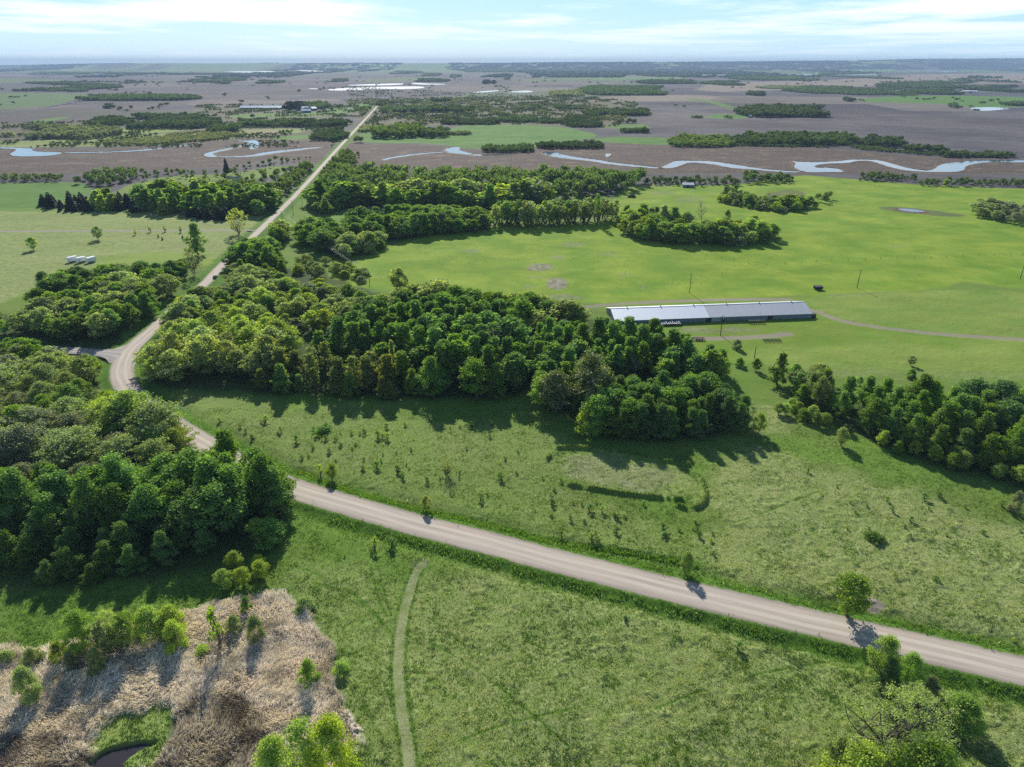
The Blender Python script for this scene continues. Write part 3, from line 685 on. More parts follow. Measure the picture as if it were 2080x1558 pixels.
def make_proto(kind, lod, var):
    key = (kind, lod, var)
    if key in PROTO: return PROTO[key]
    H, Rr, base, prof, nb, br, dens, nt_, nl = KIND[kind]; r = np.random.default_rng(hash_(kind) + var * 17)
    nb = int(nb * 1.7); br *= .78; t = np.sort(r.beta(1.15, .95, nb)); th = r.uniform(0, 2 * np.pi, nb) + var; u = np.sqrt(r.uniform(.08, 1, nb)); u = np.where(t > .85, u * .8, u)
    lob = 1 + .22 * np.sin(th * 2 + var) + .14 * np.sin(th * 3 + 2 * var)      # uneven outline
    rad = PROF[prof](t) * (Rr - br * .6) * u * lob
    z0 = H * base; zc = z0 + br * .7 + t * (H - z0 - br * 1.5)
    Cc = np.stack([rad * np.cos(th), rad * np.sin(th), zc], 1); bs = br * r.uniform(.65, 1.35, nb); btint = r.uniform(0, 1, nb)
    ls, per = LEAF[lod]
    if kind in ('sapling', 'shrub', 'opentree'): ls *= .85 if kind == 'opentree' else .72; per *= 1.3 if kind == 'opentree' else 1.8
    cnt = np.maximum(5, (dens * per * 12.6 * bs ** 2).astype(int)); b = np.repeat(np.arange(nb), cnt); n = len(b)
    dr = rdir(n, r); dr[:, 2] = dr[:, 2] * .85 + .18; dr /= np.linalg.norm(dr, axis=1)[:, None]
    P = Cc[b] + dr * (bs[b] * r.uniform(.25, 1.3, n))[:, None] * np.array([1, 1, .85])
    if kind == 'willow': P[:, 2] -= .35 * np.hypot(P[:, 0], P[:, 1]) * r.uniform(0, .6, n)
    P[:, 2] = np.maximum(P[:, 2], .05)
    Nn = dr * .45 + rdir(n, r) * .95; Nn[:, 2] = np.abs(Nn[:, 2]) * .8 + .1; Nn /= np.linalg.norm(Nn, axis=1)[:, None]
    V, F = quads(P, Nn, ls, r); tint = np.clip(.4 * btint[b] + .65 * r.uniform(0, 1, n) ** 1.3, 0, 1)
    crown = mesh_np(kind + '_crown', V, F, [FM['mid']], {'tint': ('FLOAT', 'FACE', tint)})
    paths = []; tr = H * .016 + .06
    for q in range(nt_):
        a = 6.28 * q / nt_ + var; off = 0 if nt_ == 1 else .35
        bot = (off * math.cos(a), off * math.sin(a), -.15); sp_ = (0 if nt_ == 1 else Rr * .42)
        top = (sp_ * math.cos(a), sp_ * math.sin(a), H * (.80 if nt_ == 1 else .66)); pts, _ = limb(bot, top, tr, r, 0, 7)
        f = 1 if nt_ == 1 else .62; paths.append((pts, [tr * f * (1.35 if i == 0 else 1.05 - .8 * i / 6) for i in range(7)]))
    far_ = np.argsort(-rad)[:nl] if lod != 'lo' else np.argsort(-rad)[:min(nl, 4)]
    for i in far_:
        q = paths[i % nt_][0]; k = min(5, 1 + int(4.2 * max(0, (zc[i] / H - .3)))); st = q[k]
        paths.append(limb(st, tuple(Cc[i]), tr * .45, r))
        if kind in ('opentree', 'oak') and lod in ('hi', 'near'):
            mid = paths[-1][0][2]; paths.append(limb(mid, tuple(Cc[(i * 7 + 3) % nb]), tr * .2, r))
    tv, tf = tubes(paths, 6 if lod in ('hi', 'near') else 4); trunk = mesh_np(kind + '_trunk', tv, tf, [BARK], smooth=True)
    PROTO[key] = (trunk, crown, H); return PROTO[key]


def hash_(s): return sum(ord(c) * (i + 3) for i, c in enumerate(s))


def make_conifer(lod, var):
    key = ('spruce', lod, var)
    if key in PROTO: return PROTO[key]
    r = np.random.default_rng(500 + var); H = 12; n = {'near': 9000, 'hi': 5200, 'mid': 2400, 'lo': 700}[lod]; ls = {'near': .25, 'hi': .35, 'mid': .55, 'lo': .95}[lod]
    t = 1 - np.sqrt(r.uniform(0, 1, n)); tq = (np.floor(t * 15) + r.uniform(.0, .55, n)) / 15; th = r.uniform(0, 6.2832, n); lobe = .82 + .25 * np.abs(np.sin(th * 4 + np.floor(t * 15) * 1.7))
    R_ = 2.7 * (1 - tq) ** .85 * lobe * r.uniform(.35, 1, n) ** .5 + .05
    P = np.stack([R_ * np.cos(th), R_ * np.sin(th), .5 + tq * (H - .5) - .22 * R_], 1)
    Nn = np.stack([np.cos(th) * .5, np.sin(th) * .5, np.full(n, .8)], 1) + rdir(n, r) * .5; Nn /= np.linalg.norm(Nn, axis=1)[:, None]
    V, F = quads(P, Nn, ls, r); crown = mesh_np('spruce_crown', V, F, [FM['conifer']], {'tint': ('FLOAT', 'FACE', r.uniform(0, 1, n))})
    tv, tf = tubes([([(0, 0, -.1), (0, 0, 6), (0, 0, 11.8)], [.22, .12, .02])]); trunk = mesh_np('spruce_trunk', tv, tf, [BARK])
    PROTO[key] = (trunk, crown, H); return PROTO[key]


def make_dead(lod, var):
    key = ('dead', 'hi', var)
    if key in PROTO: return PROTO[key]
    r = np.random.default_rng(900 + var); H = 12; paths = []; pts, _ = limb((0, 0, -.1), (r.normal() * .8, r.normal() * .8, H * .8), .2, r, 0, 7); paths.append((pts, [.24, .2, .17, .13, .1, .07, .04]))
    for i in range(16):
        k = r.integers(2, 6); a = r.uniform(0, 6.28); L = r.uniform(2, 4.2); s = pts[k]; e = (s[0] + L * .6 * math.cos(a), s[1] + L * .6 * math.sin(a), s[2] + L * .75); paths.append(limb(s, e, .08, r, -.1))
        for j in range(4):
            m = paths[-1 - j][0][2 + j % 3]; a2 = r.uniform(0, 6.28); paths.append(limb(m, (m[0] + 1.1 * math.cos(a2), m[1] + 1.1 * math.sin(a2), m[2] + 1.0), .035, r, 0, 3))
    tv, tf = tubes(paths, 4); PROTO[key] = (mesh_np('dead_tree_branches', tv, tf, [DEADW]), None, H); return PROTO[key]


TREQ = []
KNAME = {'cottonwood': 'cottonwood_tree', 'ash': 'ash_tree', 'maple': 'maple_tree', 'oak': 'oak_tree', 'willow': 'willow_tree', 'poplar': 'poplar_tree', 'shrub': 'shrub',
         'sapling': 'sapling', 'bushy': 'bushy_tree', 'opentree': 'spreading_tree', 'spruce': 'spruce_tree', 'dead': 'dead_tree'}
CATN = {'shrub': 'shrub', 'sapling': 'sapling', 'spruce': 'conifer', 'dead': 'dead tree'}
NT = {}


ALT = {('cottonwood', 'deep'): 'aspen_tree', ('cottonwood', 'brown'): 'aspen_tree', ('cottonwood', 'mid'): 'boxelder_tree', ('ash', 'dark'): 'elm_tree', ('ash', 'deep'): 'elm_tree', ('ash', 'bright'): 'linden_tree', ('ash', 'lime'): 'linden_tree'}  # ash and cottonwood forms named apart by leaf colour; species not identified


def tree(X, Y, H, kind, mat, label, group=None, wide=1.0, rz=None, lod=None, must=True):
    TREQ.append((0 if must else Y, ALT.get((kind, mat), KNAME[kind]), (X, Y, H, kind, mat, label, group, wide, rz, lod)))


def plant_all():                                            # the nearest 290 of each kind one by one, the rest as one mass per wood
    by = {}; rest = {}
    for q in TREQ: by.setdefault(q[1], []).append(q)
    for nm, L in by.items():
        L.sort(key=lambda q: q[0])
        for i, q in enumerate(L):
            if i < 290 and (q[0] == 0 or q[2][1] < 640): real_tree(nm, *q[2])
            else: rest.setdefault(q[2][6], []).append(q[2])
    for gname, L in rest.items():
        P = np.array([(q[0], q[1]) for q in L]); H_ = np.array([q[2] for q in L]); mats = [q[4] for q in L]; m_ = 'farhazy' if P[:, 1].mean() > 420 else max(set(mats), key=mats.count)
        mass('woodland', P, H_ * .36, H_, m_, 'farther trees of the ' + gname.replace('trees of the ', '') + ', seen as one mass', len(L), True)


def real_tree(nm, X, Y, H, kind, mat, label, group=None, wide=1.0, rz=None, lod=None):
    kind, wide = ('bushy', wide * .8) if kind == 'shrub' and H > 4 else (kind, wide); lod = lod or ('near' if Y < 118 and kind not in ('spruce', 'sapling') else 'hi' if Y < 235 else 'mid' if Y < 560 else 'lo'); var = random.randrange(3 if kind in ('cottonwood', 'ash', 'shrub', 'sapling') else 2)
    tr, cr, H0 = make_conifer(lod, var) if kind == 'spruce' else make_dead(lod, var) if kind == 'dead' else make_proto(kind, lod, var)
    s = H / H0; z = zat(X, Y)
    e = empty(nm, (X, Y, z), random.uniform(0, 6.28) if rz is None else rz, (s * wide, s * wide, s))
    tag(e, label, CATN.get(kind, 'tree'), group); NT[nm] = NT.get(nm, 0) + 1
    link('trunk' if kind not in ('dead',) else 'branches', tr, e)
    if cr:
        c = link('crown', cr, e); c.material_slots[0].link = 'OBJECT'; c.material_slots[0].material = FM[mat]
    return e


def T(x, yb, yt, kind, mat, label, group=None, wide=1.0):
    wide *= 1.3 if kind in ('ash', 'cottonwood', 'bushy') else .82 if kind == 'shrub' else 1
    X, Y = at(x, yb); return tree(X, Y, max(.6, hgt(x, yb, yt)), kind, mat, label, group, wide)


def scatter(poly, sp, seed):                               # jittered grid inside a polygon of the ground
    P = np.array(poly); r = np.random.default_rng(seed); x0, y0 = P.min(0); x1, y1 = P.max(0)
    gx, gy = np.meshgrid(np.arange(x0, x1 + sp, sp), np.arange(y0, y1 + sp, sp)); gx = gx + (np.arange(gx.shape[0])[:, None] % 2) * sp * .5
    gx = (gx + r.uniform(-.38, .38, gx.shape) * sp).ravel(); gy = (gy + r.uniform(-.38, .38, gy.shape) * sp).ravel()
    k = inside_sd(gx, gy, poly) > 0; return np.stack([gx[k], gy[k]], 1), r


WINDOWS = ((214, 288, 690, 790), (388, 442, 893, 914), (410, 462, 533, 580), (262, 296, 680, 705), (294, 322, 655, 690), (500, 552, 445, 480))


def pix(X, Y, Z_):
    d = Y * math.cos(PITCH) - (Z_ - HC) * math.sin(PITCH); return 1040 + FPX * X / d, 779 - FPX * (Y * math.sin(PITCH) + (Z_ - HC) * math.cos(PITCH)) / d, d


def wood(px, sp, kinds, hr, labels, group, seed=1, edge=4, avoid=6.5, wide=1.0, hnear=None):
    """kinds: [(weight, kind, mat, 'words')]; every tree is an object; labels(X, Y, rim) finishes the description."""
    poly = [at(*p) for p in px]; sp *= 1.1; pts, r = scatter(poly, sp, seed)
    if not len(pts): return
    dg, _ = ldist(pts[:, 0], pts[:, 1], GRAVEL, 30.); sdn = inside_sd(pts[:, 0], pts[:, 1], poly); wts = np.array([k[0] for k in kinds], float); wts /= wts.sum()
    cl = vn(pts[:, 0] / (sp * 3), pts[:, 1] / (sp * 3), seed)
    for i, (x, y) in enumerate(pts):
        if dg[i] < avoid: continue
        q = (cl[i] * .6 + r.uniform() * .4) % 1; kk = kinds[min(len(kinds) - 1, int(np.searchsorted(np.cumsum(wts), np.clip((q - .2) / .6, 0, .999))))]
        H = (hr[0] + (hr[1] - hr[0]) * r.uniform(-.35, 1.15)) * (.82 if sdn[i] < sp * .6 else 1) * (hnear(x, y) if hnear else 1) * {'shrub': .3, 'bushy': .75, 'poplar': 1.05}.get(kk[1], 1)
        rim = 'at rim' if sdn[i] < sp * .9 else 'inside'
        u_, v_, d_ = pix(x, y, 0)
        for (a0, a1, b0, b1) in WINDOWS:
            if a0 - 2.8 / d_ * FPX < u_ < a1 + 2.8 / d_ * FPX and v_ > b0: H = min(H, hgt(u_, v_, b1 + 2) if v_ > b1 + 3 else 0)
        if H < 2: continue
        tree(x, y, H, kk[1], kk[2], labels.format(kk[3], rim), group, wide * r.uniform(1.3, 1.75) * (1.2 if y > 330 else 1) * {'shrub': 1.6}.get(kk[1], 1), must=False)


# ---- the large woods, tree by tree
CW = ('cottonwood', 'ash', 'maple', 'oak', 'willow')
wood([(-150, 1192), (60, 1190), (200, 1186), (330, 1165), (430, 1135), (470, 1050), (-150, 1080)], 6.2, [(1, 'cottonwood', 'deep', 'small dark leafy tree'), (1, 'ash', 'deep', 'low dark round tree')], (7.5, 10.5),
     '{} in the front row of the left foreground wood, {}', 'front row of the left foreground wood', 11, wide=1.05)
wood([(-150, 1120), (300, 1100), (520, 1085), (566, 1040), (560, 1015), (520, 985), (350, 1010), (200, 1020), (-150, 1060)], 6.6, [(3, 'cottonwood', 'dark', 'tall dark green tree'), (1, 'ash', 'dark', 'dark round topped tree')], (15, 19),
     '{} in the dense left foreground wood, {}', 'trees of the left foreground wood', 12)
wood([(470, 1150), (545, 1130), (600, 1085), (560, 1060), (480, 1090)], 5., [(1, 'ash', 'mid', 'mid green young tree'), (1, 'bushy', 'dark', 'dark bushy young tree')], (5, 8.5),
     '{} on the meadow corner of the left wood, {}', 'young trees by the meadow corner', 13)
wood([(430, 1205), (500, 1200), (560, 1165), (540, 1140), (460, 1150)], 3.6, [(1, 'bushy', 'mid', 'green bush'), (1, 'ash', 'bright', 'yellow green bush')], (4.5, 7),
     '{} between the dark wood and the flattened reeds, {}', 'bushes above the reed bed', 14)
wood([(-200, 1030), (180, 1000), (330, 1010), (540, 1000), (470, 955), (400, 925), (350, 895), (300, 860), (255, 825), (225, 800), (205, 775), (188, 750), (120, 735), (-200, 745)], 8.2,
     [(5, 'oak', 'olive', 'pale olive oak'), (2, 'oak', 'grey', 'grey green oak'), (1.6, 'maple', 'willow', 'light green spreading tree'), (1.2, 'ash', 'mid', 'mid green tree')], (10, 13.5),
     '{} in the oak wood left of the road bend, {}', 'trees of the oak wood left of the bend', 15, avoid=6)
wood([(-200, 780), (60, 760), (130, 742), (90, 716), (-200, 716)], 8., [(2, 'ash', 'dark', 'dark green tree'), (1, 'oak', 'dark', 'dark broad tree')], (11, 14), '{} south of the side road, left edge, {}', 'dark trees south of the side road', 16)
wood([(60, 698), (180, 706), (250, 694), (296, 668), (345, 628), (390, 590), (340, 596), (200, 610), (60, 640)], 7.6, [(3, 'ash', 'mid', 'mid green round tree'), (2, 'oak', 'olive', 'olive round tree'), (1, 'cottonwood', 'dark', 'dark tree')], (10.5, 14),
     '{} in the wood north of the side road junction, {}', 'trees north of the side road', 17, avoid=9)
wood([(-160, 690), (50, 690), (60, 650), (-160, 650)], 8.5, [(1, 'oak', 'mid', 'rounded green tree'), (1, 'ash', 'olive', 'olive tree')], (8, 11), '{} by the left edge, north of the side road, {}', 'trees at the left edge', 18)
wood([(70, 625), (200, 618), (330, 592), (392, 560), (392, 548), (300, 560), (180, 572), (80, 580)], 7.8, [(3, 'ash', 'deep', 'very dark round tree'), (2, 'oak', 'mid', 'mid green tree'), (2, 'willow', 'willow', 'pale rounded willow')], (9, 12),
     '{} behind the white trailers, {}', 'trees behind the white trailers', 19, avoid=8)
wood([(290, 785), (520, 790), (560, 770), (640, 740), (600, 700), (480, 690), (360, 680), (300, 700), (284, 740)], 8.6, [(4, 'maple', 'lime', 'bright yellow green maple'), (2, 'maple', 'bright', 'light green maple')], (12.5, 16.5),
     '{} among the bright trees beside the junction, {}', 'bright maples beside the junction', 20, avoid=6.5)
wood([(370, 668), (480, 680), (620, 690), (760, 690), (790, 640), (700, 600), (560, 575), (470, 556), (425, 590), (385, 615), (330, 665)], 8.2,
     [(3, 'willow', 'willow', 'pale green willow'), (2, 'oak', 'olive', 'olive round tree'), (2, 'ash', 'mid', 'mid green tree'), (2, 'oak', 'bright', 'light green tree'), (1, 'bushy', 'grey', 'grey green bush')], (7.5, 11.5),
     '{} in the mixed thicket right of the road, {}', 'mixed thicket right of the road', 21, avoid=6)
wood([(525, 795), (620, 805), (760, 812), (860, 808), (840, 760), (700, 745), (560, 765)], 6.2, [(2, 'poplar', 'brown', 'slim bronze leaved tree'), (1, 'cottonwood', 'brown', 'bronze leaved tree'), (1.2, 'cottonwood', 'mid', 'green tree'), (1, 'willow', 'willow', 'pale willow')], (10, 14.5),
     '{} in the bronze row along the meadow, {}', 'bronze tree row facing the meadow', 22, wide=1.15)
wood([(640, 745), (850, 770), (870, 808), (1040, 812), (1085, 790), (1075, 730), (1050, 690), (950, 660), (800, 650), (700, 690)], 7.0, [(4, 'cottonwood', 'deep', 'tall dark tree'), (2, 'cottonwood', 'dark', 'tall dark green tree'), (1, 'ash', 'dark', 'round dark tree')], (16, 20),
     '{} in the shaded middle of the central wood, {}', 'dark trees of the central wood', 23)
wood([(800, 655), (950, 665), (1060, 690), (1150, 690), (1225, 690), (1180, 668), (1120, 650), (980, 632), (860, 622), (770, 635)], 7.2, [(3, 'ash', 'dark', 'round dark green tree'), (1.4, 'ash', 'mid', 'round mid green tree'), (1, 'willow', 'willow', 'pale tree')], (13, 16.5),
     '{} on the far side of the central wood, {}', 'trees at the back of the central wood', 24)
wood([(1085, 795), (1100, 835), (1190, 850), (1230, 770), (1400, 780), (1500, 800), (1490, 770), (1400, 735), (1300, 705), (1220, 690), (1080, 705), (1070, 740)], 6.8, [(4, 'cottonwood', 'dark', 'dark green tree'), (2, 'ash', 'mid', 'mid green tree'), (1, 'ash', 'dark', 'round dark tree')], (13.5, 17),
     '{} in the wood in front of the long barn, {}', 'trees in front of the long barn', 25)
wood([(1190, 880), (1215, 895), (1300, 902), (1420, 905), (1500, 880), (1515, 850), (1480, 820), (1350, 810), (1240, 820)], 4.7, [(3, 'cottonwood', 'deep', 'tall dark tree'), (2, 'ash', 'dark', 'round dark green tree')], (11.5, 14),
     '{} in the rounded dark grove above the grass banks, {}', 'trees of the rounded dark grove', 26)
wood([(1690, 850), (1790, 890), (1900, 930), (2080, 975), (2300, 1035), (2300, 850), (2080, 838), (1900, 822), (1760, 815), (1690, 820)], 7.2, [(4, 'cottonwood', 'dark', 'dark spiky topped tree'), (1, 'cottonwood', 'mid', 'mid green tree'), (1.2, 'ash', 'deep', 'deep green tree')], (12.5, 15.5),
     '{} in the wood at the right edge, {}', 'trees of the right edge wood', 27)
wood([(1570, 845), (1640, 866), (1690, 880), (1675, 850), (1600, 830)], 3.8, [(1, 'ash', 'bright', 'light green bush'), (1, 'bushy', 'mid', 'green bush')], (4.5, 6.5), '{} in the low clump left of the right wood, {}', 'low clump left of the right wood', 28)
wood([(1770, 905), (1830, 925), (1900, 945), (1960, 965), (2080, 985), (2200, 1010), (2200, 995), (2000, 955), (1830, 905)], 4.4, [(2, 'ash', 'bright', 'light green bushy tree'), (1, 'ash', 'mid', 'mid green bushy tree'), (1, 'oak', 'olive', 'olive bushy tree')], (6, 9),
     '{} in the sunlit front row of the right wood, {}', 'front row of the right wood', 29)
wood([(1600, 815), (1640, 830), (1690, 828), (1690, 795), (1660, 775), (1610, 785)], 4.8, [(2, 'cottonwood', 'mid', 'mid green tree'), (1, 'oak', 'olive', 'olive tree')], (9, 12.5), '{} in the clump between barn yard and right wood, {}', 'clump below the barn yard', 30)
# ---- the middle distance
wood([(1262, 478), (1320, 493), (1400, 500), (1480, 501), (1560, 497), (1572, 480), (1540, 462), (1500, 474), (1400, 478), (1330, 462), (1262, 450)], 7, [(3, 'ash', 'mid', 'sunlit round tree'), (2, 'ash', 'bright', 'light green tree'), (1, 'bushy', 'olive', 'olive bushy tree')], (11, 15),
     '{} in the ring shaped grove on the pasture, {}', 'ring shaped grove on the pasture', 31)
wood([(1280, 470), (1390, 470), (1380, 445), (1270, 450)], 9, [(2, 'cottonwood', 'mid', 'tall green tree'), (1, 'cottonwood', 'willow', 'tall pale tree')], (12, 17), '{} at the tall left end of the ring shaped grove, {}', 'tall trees of the ring shaped grove', 32)
wood([(610, 500), (640, 520), (680, 515), (700, 480), (640, 465), (612, 475)], 8, [(2, 'ash', 'mid', 'mid green round tree'), (1, 'ash', 'dark', 'dark round tree')], (12, 15), '{} in the clump right of the roadside poles, {}', 'clump right of the roadside poles', 33, avoid=8)
wood([(680, 525), (760, 525), (785, 500), (740, 490), (690, 500)], 8, [(1, 'ash', 'mid', 'mid green tree'), (1, 'willow', 'willow', 'pale willow'), (1, 'oak', 'olive', 'olive tree')], (8, 12), '{} by the left tip of the great pasture, {}', 'trees at the tip of the pasture', 34)
wood([(700, 490), (780, 492), (880, 480), (990, 470), (985, 446), (840, 448), (700, 455)], 7.4, [(2, 'ash', 'mid', 'mid green tree'), (1, 'ash', 'dark', 'dark tree'), (1, 'cottonwood', 'dark', 'dark upright tree')], (12, 16),
     '{} in the hedge above the pasture, {}', 'hedge above the pasture', 35, avoid=8, wide=1.1)
wood([(470, 555), (560, 572), (590, 560), (585, 535), (520, 515), (480, 535)], 8.5, [(2, 'cottonwood', 'mid', 'mid green tree'), (1, 'ash', 'dark', 'dark green tree')], (11, 15), '{} right beside the road above the parked car, {}', 'trees beside the road above the car', 36, avoid=6)
wood([(590, 560), (660, 572), (740, 575), (745, 560), (690, 540), (610, 528)], 9, [(2, 'oak', 'olive', 'olive low tree'), (2, 'bushy', 'bright', 'light green bush'), (1, 'bushy', 'grey', 'grey bush')], (6, 9), '{} in the low scrub under the power line, {}', 'scrub under the power line', 37)
wood([(1000, 462), (1100, 464), (1250, 450), (1252, 441), (1100, 450), (1010, 448)], 5.6, [(1, 'poplar', 'mid', 'slim poplar'), (1, 'poplar', 'willow', 'slim pale poplar')], (15, 18.5), '{} in the row with bare lower stems, {}', 'poplar row beside the pasture', 38, avoid=5)
wood([(625, 428), (760, 420), (1000, 432), (1290, 388), (1310, 370), (1150, 366), (900, 366), (690, 356), (640, 395)], 9.6,
     [(3, 'ash', 'mid', 'mid green tree'), (2, 'cottonwood', 'dark', 'dark upright tree'), (2, 'cottonwood', 'mid', 'tall green tree'), (1, 'oak', 'bright', 'light green tree'), (1, 'willow', 'willow', 'pale willow')], (14, 21),
     '{} in the large wood between stream and pasture, {}', 'large wood between stream and pasture', 39, avoid=11, wide=1.15)
wood([(272, 430), (330, 436), (560, 440), (590, 425), (575, 396), (470, 390), (285, 406)], 9.0, [(3, 'cottonwood', 'mid', 'tall light green tree'), (2, 'cottonwood', 'bright', 'tall yellow green tree'), (1, 'ash', 'dark', 'dark tree')], (15, 20),
     '{} in the belt above the straight farm track, {}', 'belt above the farm track', 40, avoid=9)
wood([(185, 428), (240, 432), (240, 412), (190, 408)], 8.5, [(1, 'cottonwood', 'bright', 'tall yellow green tree')], (14, 17), '{} right of the dark conifers, {}', 'yellow green trees by the conifers', 41)
wood([(80, 424), (130, 434), (185, 430), (182, 415), (90, 412)], 7.5, [(1, 'spruce', 'conifer', 'dark spruce')], (6, 12.5), '{} in the left conifer stand, {}', 'spruces of the left conifer stand', 42)
wood([(238, 430), (285, 436), (290, 420), (245, 414)], 7.5, [(1, 'spruce', 'conifer', 'dark spruce')], (10, 14), '{} in the conifer stand between light trees, {}', 'spruces between the light trees', 43)
wood([(385, 448), (480, 450), (480, 441), (385, 440)], 7, [(1, 'spruce', 'conifer', 'dark spruce')], (9, 12), '{} in the shaded row under the tall trees, {}', 'spruces under the tall trees', 44)
wood([(350, 370), (600, 375), (620, 350), (560, 352), (430, 372)], 13, [(1, 'ash', 'mid', 'mid green tree'), (1, 'oak', 'bright', 'light green tree'), (1, 'willow', 'willow', 'pale tree')], (8, 12), '{} around the small house by the upper road, {}', 'trees around the small house', 45, avoid=9)
wood([(1462, 410), (1530, 428), (1600, 432), (1660, 425), (1640, 410), (1540, 412), (1490, 385), (1462, 395)], 6, [(2, 'bushy', 'grey', 'grey green bush'), (2, 'ash', 'mid', 'mid green tree'), (1, 'willow', 'bright', 'light green willow')], (6, 10),
     '{} in the thicket above the pasture, {}', 'thicket above the pasture', 46)
wood([(1500, 374), (1575, 376), (1600, 366), (1510, 362)], 9.5, [(1, 'cottonwood', 'deep', 'tall dark tree')], (11, 14), '{} behind the thicket by the stream, {}', 'dark trees by the stream', 47)
wood([(1650, 412), (1690, 414), (1685, 400), (1655, 402)], 8, [(1, 'ash', 'mid', 'green tree')], (8, 11), '{} at the right end of the thicket, {}', 'right end of the thicket', 48)
wood([(0, 372), (130, 370), (130, 362), (0, 362)], 6, [(1, 'bushy', 'dark', 'dark hedge tree')], (9, 11), '{} in the clipped hedge at far left, {}', 'hedge at far left', 49, wide=1.5)
wood([(150, 376), (210, 382), (288, 366), (285, 352), (180, 360)], 10, [(2, 'ash', 'dark', 'dark round tree'), (1, 'ash', 'mid', 'mid green tree')], (11, 14), '{} in the dark clump beside the left field, {}', 'dark clump beside the left field', 50)
for i, (x0, x1, yb) in enumerate(((1305, 1500, 377), (1745, 1865, 369), (1865, 2090, 379), (1540, 1610, 372))):
    wood([(x0, yb), (x1, yb + 1), (x1, yb - 7), (x0, yb - 7)], 5.2, [(2, 'bushy', 'mid', 'mid green bush'), (1, 'willow', 'willow', 'pale willow'), (1, 'bushy', 'olive', 'olive bush')], (7, 11), '{} in the hedge along the marsh edge, {}', 'hedge along the marsh', 51 + i, wide=1.55)
wood([(1965, 438), (2060, 455), (2110, 455), (2080, 435), (1990, 425)], 9, [(2, 'oak', 'grey', 'grey green tree'), (1, 'oak', 'olive', 'olive tree')], (8, 12), '{} in the clump by the pasture pond, {}', 'clump by the pasture pond', 55)
wood([(220, 372), (300, 368), (430, 366), (600, 330), (640, 322), (560, 326), (430, 350), (300, 352)], 12, [(1, 'willow', 'willow', 'pale willow'), (1, 'bushy', 'olive', 'olive bush'), (1, 'oak', 'bright', 'light green tree')], (6, 10), '{} along the near edge of the left marsh, {}', 'trees along the left marsh', 56, avoid=9, wide=1.4)

wood([(222, 842), (262, 838), (300, 862), (340, 890), (376, 918), (372, 950), (300, 930), (210, 890)], 5.2, [(2, 'maple', 'bright', 'light green tree'), (2, 'ash', 'mid', 'mid green tree'), (1, 'oak', 'olive', 'olive tree')], (13.5, 17),
     '{} right at the inner side of the road bend, {}', 'trees at the inner side of the bend', 60, avoid=5.5)
wood([(430, 985), (470, 965), (540, 990), (578, 1020), (570, 1070), (500, 1060), (430, 1030)], 5.4, [(3, 'cottonwood', 'dark', 'dark green tree'), (1, 'ash', 'mid', 'mid green tree')], (17, 20.5), '{} at the road end of the left wood, {}', 'road end of the left wood', 61, avoid=6)
wood([(335, 668), (375, 630), (425, 592), (455, 600), (420, 640), (370, 690)], 5.6, [(2, 'willow', 'willow', 'pale willow'), (2, 'oak', 'olive', 'olive tree'), (1, 'ash', 'mid', 'green tree')], (8.5, 11.5), '{} close right of the upper road, {}', 'trees close right of the upper road', 62, avoid=4.6)
wood([(462, 548), (500, 505), (545, 468), (580, 478), (560, 520), (500, 550)], 6, [(2, 'ash', 'mid', 'mid green tree'), (1, 'ash', 'dark', 'dark tree'), (1, 'willow', 'willow', 'pale tree')], (10, 14), '{} hiding the road behind the parked car, {}', 'trees hiding the road behind the car', 63, avoid=4.8)
wood([(552, 425), (585, 405), (640, 345), (620, 335), (575, 370), (540, 400)], 7.5, [(2, 'ash', 'mid', 'mid green tree'), (1, 'oak', 'olive', 'olive tree'), (1, 'ash', 'dark', 'dark tree')], (10, 14), '{} close left of the long straight road, {}', 'trees close left of the straight road', 64, avoid=6)
wood([(640, 372), (660, 345), (700, 310), (730, 318), (720, 350), (680, 372)], 8, [(2, 'ash', 'mid', 'mid green tree'), (1, 'oak', 'bright', 'light tree'), (1, 'bushy', 'grey', 'grey bush')], (9, 13), '{} close right of the long straight road, {}', 'trees close right of the straight road', 65, avoid=6)
wood([(620, 412), (680, 385), (700, 400), (690, 430), (640, 440)], 7.5, [(2, 'ash', 'mid', 'mid green tree'), (1, 'cottonwood', 'mid', 'tall green tree')], (12, 16), '{} by the roadside poles below the large wood, {}', 'trees by the roadside poles', 66, avoid=7)

